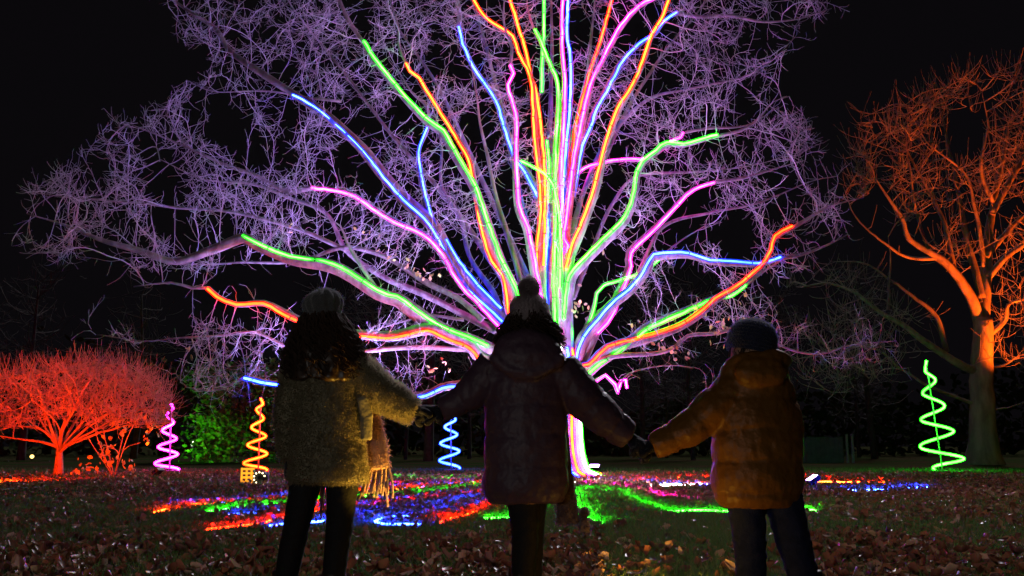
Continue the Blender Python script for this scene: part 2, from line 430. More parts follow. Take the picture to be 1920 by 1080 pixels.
# ------------------------------------------------------------------ the illuminated tree
Y0 = 23.0
FORK = np.array([1038.0, 655.0])
tree_base = G(1038, 893); tree_base[1] = Y0; tree_base[2] = 0
tree = thing('bare_tree', 'huge bare spreading tree wrapped in glowing multicoloured light strips', 'tree', tree_base)
def T3(p, D, d0=-0.35):
    r = np.linalg.norm(np.asarray(p, float) - FORK) / 700.0
    return W(p[0], p[1], Y0 + d0 * max(0.0, 1 - r / 0.35) + D * r)
LGT = 'light strips running along the tree limbs'
# colour, label, traced points (tip first), depth slant, limb radius, continuation beyond the tip, side of the limb
ST = [
 ('blue', 'long blue light strip slanting up and away above the green strip over the beret', [(551,178),(590,200),(630,232),(685,285),(725,335),(760,375),(800,410),(822,440),(840,475),(870,525),(900,560),(930,585),(952,607)], 1.5, .17, [(480,130),(430,95),(400,50),(330,5),(260,-40)], .5),
 ('blue', 'blue light strip rising to meet the green strip at a fork of the limb', [(803,238),(787,275),(785,300),(793,350),(805,400),(817,428)], 1.5, .075, [(800,200),(770,170),(740,120)], -.5),
 ('blue', 'short blue light strip doubled beside the long blue one', [(836,452),(855,485),(880,520),(910,555),(936,582)], 1.4, 0, [], -.5),
 ('pink', 'pink light strip on the limb between the long blue and low green strips', [(586,353),(640,360),(668,370),(700,392),(740,417),(782,434),(806,449),(832,478),(850,510),(875,545),(900,570),(942,618)], 1.0, .10, [(540,360),(480,330),(400,300),(320,262),(240,232)], .4),
 ('green', 'green light strip on the long low limb above the woman in the beret', [(455,445),(480,458),(545,485),(605,495),(640,507),(680,532),(707,550),(728,558),(745,562),(770,580),(800,603),(840,625),(880,640),(912,655)], -2.6, .17, [(400,468),(330,490),(260,470),(190,450),(120,420),(50,400)], -.5),
 ('red', 'red light strip on the lowest limb passing behind the woman in the beret', [(392,540),(410,556),(445,570),(495,568),(535,588),(560,600),(600,622),(680,628),(740,630),(790,618),(815,619),(840,632),(885,650),(903,672)], -3.0, .14, [(360,540),(320,530),(250,537)], .6),
 ('green', 'green light strip along the limb beside the thin orange strip', [(682,80),(700,110),(725,142),(760,185),(805,232),(830,248),(845,275),(870,320),(890,355),(905,400),(920,445),(935,485),(948,513),(964,545),(970,575)], -.8, .14, [(650,30),(620,-40),(590,-110)], -.5),
 ('orange', 'thin orange light strip with a hooked tip beside the green strip', [(763,120),(770,135),(787,147),(808,182),(835,225),(860,265),(880,300),(890,345),(897,385),(903,420),(912,455),(925,490),(945,517),(952,550),(958,590)], -.6, .10, [(750,90),(745,40),(720,-30)], .5),
 ('blue', 'blue light strip curving up left of the kinked pink strip', [(861,52),(870,85),(890,130),(915,165),(935,200),(947,240),(957,270),(968,300),(985,322),(1005,360),(1027,405),(1029,450),(1024,520),(1028,570)], 1.8, .13, [(858,10),(840,-60),(830,-140)], .4),
 ('pink', 'pink light strip with a kinked tip crossing the curving blue strip', [(956,124),(962,140),(951,160),(958,190),(967,225),(966,260),(966,300),(968,355),(973,395),(988,430),(995,470),(1002,510),(1012,560),(1024,590)], -1.4, .11, [(960,90),(945,40),(950,-40)], -.5),
 ('orange', 'orange light strip bending away at its top from its twin', [(885,-6),(905,28),(935,52),(962,70),(972,100),(988,130),(998,160),(1000,200),(1003,260),(1008,300),(1014,360),(1014,420),(1008,475),(1010,530)], -.3, .10, [(850,-50),(810,-110)], .3),
 ('orange', 'straight orange light strip running beside its bending twin', [(953,-6),(970,50),(985,100),(995,150),(1005,180),(1012,240),(1018,300),(1020,360),(1019,420),(1017,500)], -.2, .10, [(940,-60),(930,-130)], -.3),
 ('green', 'upright green light strip crossed by another green strip', [(1020,-6),(1020,60),(1017,120),(1016,175)], .9, .06, [(1022,-70),(1015,-140)], .2),
 ('green', 'green light strip crossing the upright green one and running down to the fork', [(1003,58),(1018,90),(1030,120),(1044,155),(1046,200),(1042,260),(1040,320),(1040,380),(1040,430),(1038,480),(1037,540),(1040,620)], .3, .11, [(990,20),(985,-50)], -.2),
 ('green', 'green light strip arching over from the curving blue strip to the fork', [(978,303),(1000,315),(1020,325),(1035,345),(1043,370),(1050,420),(1052,480),(1051,540)], -1.5, .06, [(955,300),(930,280)], .3),
 ('green', 'short green light strip inside the upright bundle', [(1025,265),(1030,310),(1028,380)], .6, .05, [], .2),
 ('pink', 'upright pale pink light strip in the middle of the bundle', [(1054,-6),(1053,90),(1058,150),(1057,200),(1054,260),(1050,330),(1052,420),(1050,500),(1050,560),(1054,630)], .1, .11, [(1055,-70),(1060,-140)], -.3),
 ('blue', 'upright blue light strip in the middle of the bundle', [(1066,-6),(1063,60),(1064,75),(1070,110),(1071,160),(1068,220),(1063,270),(1057,350),(1055,430),(1057,520)], .2, .10, [(1075,-70),(1080,-130)], .3),
 ('red', 'red light strip rising beside the long pink one', [(1148,-6),(1130,60),(1120,92),(1105,135),(1090,190),(1078,240),(1072,290),(1067,350),(1063,420),(1062,520),(1060,600)], .6, .10, [(1160,-60),(1175,-130)], -.3),
 ('pink', 'long pink light strip leaning out between the red and blue strips', [(1232,-3),(1198,14),(1165,50),(1145,85),(1128,120),(1110,155),(1098,200),(1088,250),(1078,300),(1070,360),(1063,420),(1060,450),(1067,463),(1062,490),(1063,508)], -.4, .11, [(1270,-20),(1330,-45),(1400,-60)], .4),
 ('blue', 'blue light strip leaning out and crossing the long orange strip', [(1268,25),(1245,40),(1225,65),(1195,85),(1165,118),(1140,165),(1115,210),(1105,240),(1090,275),(1080,320),(1072,370)], .9, .09, [(1310,32),(1370,30),(1430,42),(1500,35),(1560,15)], -.4),
 ('orange', 'long orange light strip leaning out under the crossing blue strip', [(1257,-6),(1240,40),(1222,68),(1207,115),(1185,165),(1160,205),(1147,240),(1137,270),(1122,330),(1110,375),(1090,430),(1075,465),(1065,505)], -1.0, .12, [(1270,-60),(1290,-120)], .5),
 ('pink', 'pink light strip on the small level branch behind the green strip', [(1280,250),(1276,259),(1258,265),(1235,285),(1210,298),(1160,300),(1122,307),(1095,315),(1080,330),(1070,358)], 1.6, .06, [(1330,240),(1400,235),(1460,200)], -.4),
 ('green', 'thick green light strip arching out over the red and pink strips', [(1345,256),(1310,265),(1280,273),(1250,270),(1230,285),(1205,305),(1195,325),(1190,360),(1180,395),(1165,420),(1140,445),(1110,475),(1085,500),(1070,520),(1064,560),(1060,600)], -1.2, .13, [(1390,245),(1420,225),(1450,190),(1480,180)], .5),
 ('pink', 'pink light strip crossing behind the bent blue strip', [(1338,343),(1300,355),(1285,367),(1250,405),(1215,440),(1180,475),(1180,500),(1170,530),(1158,555),(1150,580),(1135,605),(1118,623)], .7, .10, [(1390,335),(1450,318),(1510,300)], -.5),
 ('blue', 'bent blue light strip levelling out towards the red strip', [(1463,484),(1440,492),(1420,496),(1380,493),(1330,490),(1290,478),(1260,477),(1225,480),(1218,490),(1205,515),(1180,545),(1155,565),(1140,580),(1115,610),(1095,635),(1085,660),(1082,688)], -.5, .13, [(1500,478),(1550,460),(1590,440)], .3),
 ('green', 'thin green light strip curving behind the bent blue one', [(1245,478),(1220,500),(1195,515),(1165,525),(1130,535),(1118,550),(1115,570),(1105,600),(1085,650)], .4, .06, [(1280,450),(1330,420)], -.3),
 ('green', 'green light strip on the low limb above the red strip by the boy', [(1395,535),(1370,553),(1335,560),(1290,580),(1240,602),(1210,615),(1190,632),(1150,660),(1120,680),(1090,705)], -2.2, .12, [(1430,510),(1480,480)], -.6),
 ('red', 'red light strip on the low limb reaching out above the boy', [(1484,427),(1452,445),(1445,470),(1435,490),(1410,515),(1380,540),(1340,563),(1310,590),(1270,615),(1210,635),(1170,645),(1140,655),(1125,667),(1105,688),(1085,692)], -2.4, .12, [(1510,412),(1560,385),(1620,370)], .5),
 ('pink', 'short pink light strip looped among twigs on the lowest branch', [(1175,728),(1172,712),(1164,714),(1158,738),(1152,722),(1135,705),(1120,715),(1103,726)], -2.0, .06, [], .3),
 ('blue', 'blue light strip on the drooping lowest branch behind the two women', [(460,708),(490,715),(530,722),(600,735),(680,742),(760,742),(800,740),(828,726),(875,720)], -3.6, .085, [(430,722),(400,732),(350,725),(330,700)], .5),
 ('green', 'short green light strip at the fork beside the fan of limbs', [(1052,565),(1066,595),(1073,625),(1070,655)], -1.0, .05, [], .3),
]
# unlit limbs: points from the fork outwards
UL = [
 ([(985,560),(955,450),(930,370),(915,300),(900,230),(895,180),(880,110)], .4, .11),
 ([(950,620),(925,550),(880,480),(865,410),(830,350),(828,270),(810,200),(780,150)], 2.4, .10),
 ([(905,600),(860,560),(800,530),(740,490),(690,470),(640,465),(560,490),(450,492),(350,495),(280,480)], -.6, .10),
 ([(930,620),(860,585),(790,550),(720,520),(650,470),(610,400),(540,370),(470,345),(380,335),(300,300)], 2.0, .12),
 ([(712,552),(690,520),(672,490),(650,455),(638,425),(600,405)], -2.6, .08),
 ([(930,660),(870,655),(780,652),(700,657),(620,672),(540,650),(480,625),(420,630),(330,635),(270,640),(180,628)], -2.2, .085),
 ([(930,690),(890,712),(860,720)], -3.6, .10),
 ([(1090,690),(1150,668),(1250,660),(1290,632),(1340,626),(1400,615),(1480,655),(1540,663),(1600,645),(1680,640)], -3.2, .08),
 ([(1075,560),(1110,470),(1150,380),(1200,330),(1300,322),(1400,312),(1480,290)], 2.4, .08),
 ([(1068,450),(1105,330),(1150,250),(1220,185),(1300,165),(1380,150),(1440,120),(1490,70)], 1.6, .09),
 ([(1040,500),(1030,300),(1035,100),(1030,-120)], 1.6, .12),
 ([(1055,480),(1085,250),(1110,60),(1120,-120)], 2.2, .10),
 ([(1000,480),(960,300),(920,120),(880,-20),(860,-130)], 2.4, .11),
 ([(990,520),(900,330),(820,160),(740,40),(690,-80)], 2.6, .10),
 ([(965,560),(860,400),(740,260),(640,130),(560,30),(500,-60)], 3.0, .10),
 ([(1080,440),(1160,240),(1230,120),(1310,20),(1380,-60)], 2.6, .09),
 ([(1100,600),(1180,540),(1240,430),(1330,400),(1420,380),(1520,340),(1570,330)], 1.4, .08),
 ([(1160,720),(1180,700),(1215,690),(1260,685),(1300,690)], -2.4, .035),
 ([(870,600),(800,590),(760,600),(700,620),(660,640)], -1.4, .05),
 ([(640,190),(560,180),(490,170),(400,172),(350,150)], 1.5, .05),
 ([(650,470),(560,430),(450,400),(340,390),(240,380),(140,370),(60,360)], .5, .07),
]
limb_nodes = []; limb_px = []; tmb_limbs = []
def add_limb(px, D, r0, tipr=0.012):
    p3 = np.array([T3(p, D) for p in px]); P = smooth_path(p3, 0.16)
    t = np.linspace(0, 1, len(P)); L = len(P) * 0.16
    wob = np.stack([np.interp(t * L, np.arange(0, L + 2, 0.8), rng.normal(0, 0.035, len(np.arange(0, L + 2, 0.8)))) for _ in range(3)], 1) * np.clip(t * 4, 0, 1)[:, None]
    r = np.maximum(r0 * (1 - t) ** 0.75, tipr) * (1 + 0.06 * np.sin(t * L * 3 + rng.uniform(0, 6)))
    mb = MB(); mb.tubes(P + wob * 0.35, r, 10 if r0 > 0.07 else 7, caps=True)
    part('limb', mb, M_BARK, tree)
    limb_nodes.append(P); tmb_limbs.append((P, r)); return P, r
root_x = lambda p: (min(max(p[0], 985), 1085), 690)
for colr, lab, px, D, r0, ext, side in ST:
    path = px[::-1]
    near = np.linalg.norm(np.array(path[0]) - FORK)
    if r0 > 0:
        lim = list(path) + list(ext)
        if near < 260 and path[0][0] > 890: lim = [root_x(path[0])] + lim
        add_limb(lim, D, r0 * 1.35)
    p3 = smooth_path(np.array([T3(p, D) for p in path]), 0.16)
    rr = 0.16 if r0 == 0 else r0 * 1.35
    t = np.linspace(0, 0.8, len(p3)); rad = np.maximum(rr * (1 - t) ** 0.75, 0.02)
    tg = np.gradient(p3, axis=0); tg /= np.linalg.norm(tg, axis=1, keepdims=True)
    latd = np.cross(tg, [0, 1, 0]); latd /= np.linalg.norm(latd, axis=1, keepdims=True)
    sp = p3 + np.array([0, -1, 0]) * (rad * 0.80 + 0.045)[:, None] + latd * (rad * side * 0.7)[:, None]
    sp = sp + rng.normal(0, 0.006, sp.shape)
    k = 1.0 if r0 >= .08 or r0 == 0 else 0.85
    strip_object('light_strip', sp, colr, lab, LGT, 0.026 * k * random.uniform(.85, 1.1), 0.057 * k, ties=True)
for px, D, r0 in UL: add_limb(px, D, r0 * 0.85)
# trunk with root flare, and the strips that run down it
zs = np.array([-0.1, 0, 0.12, 0.3, 0.6, 1.0, 1.5, 2.0, 2.5, 3.0, 3.6])
rs = np.array([1.05, 0.95, 0.80, 0.70, 0.62, 0.58, 0.56, 0.58, 0.62, 0.58, 0.40])
tb = MB(); sides = 40; a = np.arange(sides) * 2 * np.pi / sides
zz = np.linspace(-0.1, 3.6, 40); rz = np.interp(zz, zs, rs)
V = np.zeros((40, sides, 3))
for i, z in enumerate(zz):
    fl = 1 + 0.16 * np.exp(-max(z, 0) / 0.35) * np.cos(a * 6 + 0.8) + 0.05 * np.cos(a * 9 + z) + 0.04 * np.cos(a * 4 + 2 * z)
    V[i, :, 0] = tree_base[0] + np.cos(a) * rz[i] * fl; V[i, :, 1] = Y0 + np.sin(a) * rz[i] * fl; V[i, :, 2] = z
idx = np.arange(40 * sides).reshape(40, sides); A = idx[:-1]; B = np.roll(A, -1, 1); Dd = idx[1:]; Cc = np.roll(Dd, -1, 1)
tb.add(V.reshape(-1, 3), np.stack([A, B, Cc, Dd], -1).reshape(-1, 4)); part('trunk', tb, M_BARK, tree)
TRC = ['pink', 'blue', 'green', 'orange', 'white', 'pink', 'green', 'white', 'blue', 'orange', 'pink', 'white', 'green']
for i, c in enumerate(TRC):
    ang = R(-168 + i * 168 / (len(TRC) - 1)) + rng.normal(0, 0.04)
    if i >= 7: ang = R(-82 + (i - 7) * 15)
    z = np.linspace(3.2, 0.03, 22); r = np.interp(z, zs, rs) * 1.05 + 0.05
    aa = ang + 0.05 * np.sin(z * 2 + i) + 0.02 * (z - 1)
    r = r + np.clip(0.15 - z, 0, 1) * 2.0
    pts = np.stack([tree_base[0] + np.cos(aa) * r, Y0 + np.sin(aa) * r, z], 1)
    strip_object('light_strip', pts, c, f'{c} light strip running down the trunk of the illuminated tree', 'light strips running down the trunk', 0.03, 0.05)

# crown: branches and twigs
CROWN = [(230,-130),(250,10),(330,70),(420,130),(340,160),(230,225),(150,275),(90,330),(20,380),(30,440),(90,490),(240,505),(380,515),(470,470),(600,470),(690,520),(800,560),(930,560),(960,520),(1060,430),(1150,400),(1160,520),(1210,560),(1290,470),(1330,540),(1460,520),(1560,520),(1600,440),(1560,320),(1510,200),(1420,160),(1500,80),(1570,10),(1500,-60),(1350,-140)]
LOWL = [(180,600),(300,600),(420,600),(520,610),(560,660),(520,715),(420,745),(330,735),(380,660),(250,650)]
LOW2 = [(650,600),(760,580),(880,640),(870,715),(740,735),(660,700)]
LOWR = [(1180,600),(1330,560),(1450,560),(1470,600),(1400,640),(1300,720),(1190,690)]
LOWR2 = [(1440,620),(1560,600),(1690,610),(1680,670),(1540,690),(1460,670)]
P_all = np.concatenate(limb_nodes)
def to_px(P):
    d = P - np.array([0, 0, CAM_H]); fw = d[:, 1] * CP + d[:, 2] * SP; upc = -d[:, 1] * SP + d[:, 2] * CP
    return np.stack([960 + F * d[:, 0] / fw, 540 - F * upc / fw], 1)
limb_uv = to_px(P_all)
att = []
for poly, n, sd in ((CROWN, 9000, 1.2), (LOWL, 800, .6), (LOW2, 500, .5), (LOWR, 420, .5), (LOWR2, 260, .4)):
    q = sample_poly(poly, n * 2); nz_ = fbm(q[:, 0], q[:, 1], 0.011, 2.2); rr_ = np.linalg.norm(q - FORK, axis=1)
    q = q[(nz_ + rng.normal(0, .10, len(q)) > -0.02 + 0.25 * np.clip((420 - rr_) / 300, 0, 1))]
    for u in q:
        d = ((limb_uv - u) ** 2).sum(1); c = np.flatnonzero(d < 110 ** 2)
        k = rng.choice(c) if len(c) else d.argmin()
        att.append(W(u[0], u[1], P_all[k, 1] + rng.normal(0, sd)))
k = rng.choice(len(P_all), 900); far = np.linalg.norm(limb_uv[k] - FORK, axis=1) > 260
att = np.concatenate([np.array(att), (P_all[k] + rng.normal(0, 0.5, (900, 3)))[far]])
seed = P_all[(np.linalg.norm(limb_uv - FORK, axis=1) > 170)][::2]
NP, NR, ch = colonise(seed, att, 0.17, 2.2, 0.22, 80, 0.22, 0.04, tip=0.0055)
cmb = chains_mb(ch); print('tree nodes', len(NP), 'chains', len(ch), flush=True)
tips = np.flatnonzero(NR < 0.012)
sel = rng.choice(tips, 16000, replace=True)
twiglets(cmb, NP[sel], LASTDIR[sel] + rng.normal(0, .5, (len(sel), 3)), rng.uniform(0.12, 0.40, len(sel)), 5, 0.0048, 0.2, 0.08)
# stubs and short shoots directly on the limbs
far = np.linalg.norm(limb_uv - FORK, axis=1) > 90
sel = rng.choice(np.flatnonzero(far), 2600)
twiglets(cmb, P_all[sel], rng.normal(0, 1, (len(sel), 3)), rng.uniform(0.2, 0.7, len(sel)), 6, 0.006, 0.25, 0.1)
part('twigs', cmb, M_TWIG, tree, kind='stuff')
# the last leaves hanging on
M_TREELEAF = mat_random('hanging_leaf', [(0.45, 0.28, 0.08), (0.55, 0.36, 0.16), (0.42, 0.40, 0.10), (0.6, 0.45, 0.3)], 0.6, False)
mb = MB(); mb.add(*leaf_mesh('h', None, 0.12, 0.10, 0.4)); hang = mb.mesh('leaf', M_TREELEAF)
spots = [(690,440,6),(730,475,7),(790,520,6),(760,505,8),(800,515,5),(540,435,3),(1075,545,5),(1085,570,6),(1080,585,6),(1115,470,3),(1185,600,3),(1255,655,5),(1240,648,5),(1285,660,3),(1335,612,5),(1345,605,4),(1365,600,3),(1395,600,3),(800,700,5),(830,680,4),(845,690,3),(1400,560,3),(1340,640,3),(355,660,4)]
for (u, v, n_) in spots:
    d = ((limb_uv - np.array([u, v])) ** 2).sum(1); k = d.argmin()
    for j in range(n_):
        p = W(u + rng.normal(0, 10), v + rng.normal(0, 8), P_all[k, 1] - 0.15)
        o = link('leaf', hang, tree); o.location = tuple(p - tree_base); o.rotation_euler = tuple(rng.uniform(0, 6.28, 3)); s = rng.uniform(0.7, 1.2); o.scale = (s, s, s)

# ------------------------------------------------------------------ strips laid over the lawn
GG = 'light strips laid out over the lawn'
GS = [
 ('green', 'green light strip buried in leaves on the lawn behind the beret woman', [(392,957),(440,951),(490,946),(540,943),(600,938),(650,934),(700,927),(760,926),(820,920),(880,912),(960,905)]),
 ('blue', 'blue light strip along the near side of the green lawn strip', [(425,962),(470,960),(520,956),(560,955),(640,950),(700,945),(780,936),(860,926),(960,914)]),
 ('red', 'red light strip on the grass crossing behind the beret woman’s legs', [(392,987),(430,985),(470,982),(500,978),(530,971),(580,964),(640,955),(700,951),(760,946),(800,941),(850,934),(905,927),(980,915)]),
 ('blue', 'short cyan blue light strip lying beyond the beret woman’s legs', [(507,984),(540,981),(600,978),(650,968),(690,962),(750,955),(820,945),(900,932)]),
 ('orange', 'orange light strip ending on the grass before the orange spiral', [(288,958),(330,951),(370,945),(430,942),(500,938),(560,935),(640,925),(740,916),(850,908),(960,902)]),
 ('blue', 'violet blue light strip behind the orange lawn strip', [(315,947),(350,944),(400,941),(460,938),(530,932),(620,924),(740,912),(860,905),(960,900)]),
 ('blue', 'looped blue light strip end on the grass between the two women', [(797,979),(760,981),(720,980),(700,977),(712,969),(750,966),(800,961),(860,951),(920,938)]),
 ('red', 'salmon red light strip end on the grass beside the puffer coat hem', [(822,978),(845,969),(880,963),(920,952),(970,935)]),
 ('green', 'short green light strip on the grass beneath the dark coat hem', [(905,968),(940,966),(980,962),(1015,948),(1040,930)]),
 ('green', 'long green light strip curving over the grass towards the boy', [(1090,914),(1130,917),(1170,922),(1185,932),(1205,944),(1240,953),(1270,956),(1330,956),(1380,957),(1440,955),(1490,953),(1525,955)]),
 ('pink', 'salmon pink light strip in the leaves inside the green curve', [(1085,908),(1140,911),(1190,918),(1230,929),(1270,934),(1315,935)]),
 ('white', 'white light strip leading from the trunk foot over the leaves', [(1080,903),(1120,905),(1170,908),(1230,909),(1300,908),(1360,907)]),
 ('blue', 'blue light strip ending beside the white floodlight behind the boy', [(1080,899),(1150,901),(1230,904),(1320,908),(1400,912),(1460,914),(1515,914)]),
 ('orange', 'yellow orange light strip stretching far along the fallen leaves', [(1085,896),(1160,899),(1250,903),(1340,906),(1430,904),(1520,902),(1600,903),(1700,905)]),
 ('red', 'red light strip along the far edge of the leaf carpet', [(1085,892),(1180,892),(1280,893),(1380,893),(1480,893),(1560,895)]),
 ('blue', 'broken blue light strip among leaves beyond the floodlight', [(1575,914),(1600,916),(1640,914),(1700,911),(1740,910)]),
 ('green', 'short green light strip by the hanging scarf and tassel', [(1075,915),(1085,928),(1092,945),(1105,962),(1130,972)]),
 ('pink', 'pink light strip in the leaves beyond the scarf fringe', [(620,915),(700,910),(780,905),(860,901),(950,898)]),
 ('green', 'faint green light strip in the leaves beyond the pink one', [(650,905),(740,902),(840,899),(950,896)]),
]
for c, lab, px in GS:
    P = smooth_path(np.array([G(u, v, 0.045) for u, v in px]), 0.15)
    P[:, 2] = 0.028 + 0.016 * np.sin(np.cumsum(rng.normal(0, 0.5, len(P))))
    P[:, :2] += np.stack([np.cumsum(rng.normal(0, 0.012, len(P))), np.cumsum(rng.normal(0, 0.012, len(P)))], 1)
    strip_object('light_strip', P, c, lab, GG, 0.011, 0.018, ground=True)
# leaves and grass heaped along the lawn strips
hm = MB(); hg = MB()
for c, lab, px in GS:
    P = smooth_path(np.array([G(u, v, 0.0) for u, v in px]), 0.10)
    dens = 26 if c != 'green' else 16
    q = np.repeat(P, dens, 0); q = q + rng.normal(0, 1, q.shape) * [0.26, 0.34, 0]; q[:, 2] = np.abs(rng.normal(0.035, 0.03, len(q)))
    q = q[rng.uniform(0, 1, len(q)) < (0.25 if c == 'green' else 0.55)]
    scatter_leaves(hm, LVB, LQB, q, rng.uniform(0.6, 1.2, len(q)), 0.8)
    q = np.repeat(P, 60, 0) + rng.normal(0, 1, (len(P) * 60, 3)) * [0.26, 0.30, 0]
    n = len(q); h = rng.uniform(0.05, 0.14, n); q[:, 2] = 0; w_ = rng.uniform(0.003, 0.006, n) * np.clip(q[:, 1] / 9, 1, 2.2); a = rng.uniform(0, 6.28, n)
    dx = np.stack([np.cos(a) * w_, np.sin(a) * w_, 0 * a], 1); tp = q + np.stack([rng.normal(0, .5, n) * h, rng.normal(0, .5, n) * h, h], 1)
    hg.add(np.stack([q - dx, q + dx, tp], 1).reshape(-1, 3), None, np.arange(3 * n).reshape(-1, 3))
o = link('leaf_drift', hm.mesh('leaf_drift', M_LITTER)); o['kind'] = 'stuff'; o['label'] = 'loose leaves heaped over the glowing lawn strips'; o['category'] = 'leaves'
o = link('grass_tufts', hg.mesh('grass_tufts', M_GRASS, False)); o['kind'] = 'stuff'; o['label'] = 'longer grass tufts along the glowing lawn strips'; o['category'] = 'grass'
#PART2
# ------------------------------------------------------------------ floodlights
def flood(loc, target, colour, energy, label, angle=70, blend=0.6, size=0.3, lens=6.0, name='flood_light', group='floodlights standing on the lawn', radius=0.08):
    loc = np.array(loc, float); t = thing(name, label, 'floodlight', loc, group)
    d = np.array(target, float) - loc; d /= np.linalg.norm(d)
    x = np.cross(d, [0, 0, 1]); x /= np.linalg.norm(x); u = np.cross(x, d); ax = np.stack([x, d, u])
    c = loc + np.array([0, 0, size * 0.75])
    mb = MB(); mb.box(c - d * size * 0.1, (size, size * 0.28, size * 0.8), ax)
    for k in range(-3, 4): mb.box(c - d * size * 0.29 + x * k * size * 0.13, (size * 0.03, size * 0.12, size * 0.7), ax)
    part('housing', mb, M_BLACK, t, False)
    mb = MB(); mb.box(c + d * size * 0.055, (size * 0.86, size * 0.02, size * 0.66), ax)
    lm = emis('lens_%d' % len(MATS), tuple(v * lens for v in colour)); part('lens', mb, lm, t, False)
    mb = MB()
    pts = np.array([c + x * size * 0.56, loc + x * size * 0.56 + [0, 0, 0.02], loc - x * size * 0.56 + [0, 0, 0.02], c - x * size * 0.56])
    mb.tubes(pts, np.full(4, size * 0.05), 6, ref=d, caps=True); part('bracket', mb, M_METAL, t)
    ld = bpy.data.lights.new('beam', 'SPOT'); ld.energy = energy; ld.color = colour; ld.spot_size = R(angle); ld.spot_blend = blend; ld.shadow_soft_size = radius
    lo = bpy.data.objects.new('beam', ld); col.objects.link(lo); lo.parent = t
    lo.location = tuple(c + d * size * 0.12 - loc); lo.rotation_euler = Vector(d).to_track_quat('-Z', 'Y').to_euler()
    return t
VIO = (0.40, 0.27, 1.0); MAG = (0.60, 0.32, 1.0)
flood(G(1524, 917), (1.0, 17.6, 7.0), (0.62, 0.30, 1.0), 9000, 'white violet floodlight shining up from the leaves behind the boy', 110, lens=30, size=0.27)
flood(G(1122, 893) + np.array([0, 1.2, 0]), (1.5, 22.0, 10), MAG, 7000, 'violet floodlight glowing beside the trunk foot', 105, lens=30)
flood(G(640, 903), (-5.0, 23, 7.5), VIO, 10500, 'violet floodlight on the lawn behind the beret woman', 88)
flood(G(960, 905), (-0.6, 23.2, 12), MAG, 7000, 'magenta floodlight on the lawn behind the woman in the pom-pom hat', 100)

# ------------------------------------------------------------------ spiral lights
def spiral(bot, top, half, pts_lr, colour, label):
    # pts_lr: traced turning points from top to bottom
    base = G(*bot); Y = base[1]; m = PXM(Y) / 0.98
    t = thing('spiral_light', label, 'spiral light', base, 'spiral lights around the lawn')
    th = []; P = []
    ctr = lambda v: (top[0] + (bot[0] - top[0]) * (v - top[1]) / (bot[1] - top[1]))
    for i, (u, v) in enumerate(pts_lr):
        P.append((u, v))
    P = np.array(P, float); out = []
    for i in range(len(P) - 1):
        a, b = P[i], P[i + 1]
        for s in np.linspace(0, 1, 14, endpoint=(i == len(P) - 2)):
            f = (1 - math.cos(math.pi * s)) / 2
            u = a[0] + (b[0] - a[0]) * f; v = a[1] + (b[1] - a[1]) * s
            rr = abs(b[0] - a[0]) / 2 * m * math.sin(math.pi * s) * (1 if i % 2 == 0 else -1)
            p = W(u, v, Y); p[1] += rr; out.append(p)
    out = np.array(out); out[:, 2] = np.maximum(out[:, 2], 0.06)
    mb = MB(); mb.tubes(out, np.full(len(out), 1.9 * m), 6, ref=(0.1, 0.02, 1), caps=True); part('spiral_tube', mb, MATS['core_' + colour], t)
    mb = MB(); mb.tubes(out, np.full(len(out), 3.3 * m), 8, ref=(0.1, 0.02, 1)); part('sleeve', mb, MATS['halo_sheath_' + colour], t)  # glowing halo sleeve, as on the strips
    pole = np.array([base + [0, 0, -0.05], W(top[0], top[1] + 8, Y)])
    mb = MB(); mb.tubes(pole, np.full(2, 0.022), 8, caps=True); part('pole', mb, mat('pole_paint', (0.35, 0.35, 0.35), 0.5), t)
    mb = MB(); mb.tubes(np.array([base + [0, 0, 0], base + [0, 0, 0.03]]), np.array([0.22, 0.22]), 16, caps=True); part('foot_plate', mb, M_METAL, t)
    return t
spiral((1768,884), (1737,676), 0, [(1737,676),(1735,697),(1753,716),(1731,740),(1769,765),(1729,790),(1785,812),(1728,841),(1803,863),(1752,880)], 'green', 'tall green spiral light standing beside the thick tree trunk')
spiral((318,884), (321,757), 0, [(321,757),(324,767),(313,779),(325,794),(305,809),(330,824),(298,840),(332,853),(292,871),(334,882)], 'pink', 'pink spiral light standing beside the red-lit tree')
spiral((484,886), (489,747), 0, [(489,747),(493,758),(481,769),(494,786),(472,803),(498,819),(465,836),(500,852),(458,870),(500,882)], 'orange', 'orange spiral light standing before the green-lit bush')
spiral((846,882), (845,745), 0, [(845,745),(848,755),(838,768),(854,787),(834,801),(857,815),(826,832),(861,846),(824,864),(862,878)], 'blue', 'blue spiral light seen beneath the joined hands of the two women')

# small lit things at the foot of the orange spiral
b = G(464, 906); t = thing('glowing_crate', 'small glowing yellow slatted crate at the foot of the orange spiral', 'crate', b)
m_ = PXM(b[1])
M_YEL = emis('crate_glow', (1.6, 0.55, 0.03))
for k in range(4):
    mb = MB(); mb.box(b + [0, 0, (3 + 7.5 * k) * m_], (20 * m_, 14 * m_, 3.5 * m_)); part('slat', mb, M_YEL, t, False)
for sx in (-9, 0, 9):
    mb = MB(); mb.box(b + [sx * m_, -8.3 * m_, 14 * m_], (3 * m_, 2 * m_, 28 * m_)); part('post', mb, M_YEL, t, False)
b = G(489, 908); m_ = PXM(b[1]); t = thing('bulb_drum', 'dark round drum ringed with small white bulbs below the orange spiral', 'drum', b)
mb = MB(); mb.tubes(np.array([b + [0, -0.12, 12 * m_], b + [0, 0.12, 12 * m_]]), np.full(2, 12 * m_), 24, ref=(0, 0, 1), caps=True); part('drum', mb, M_BLACK, t)
M_BULB = emis('small_bulb', (5, 4.2, 2.4))
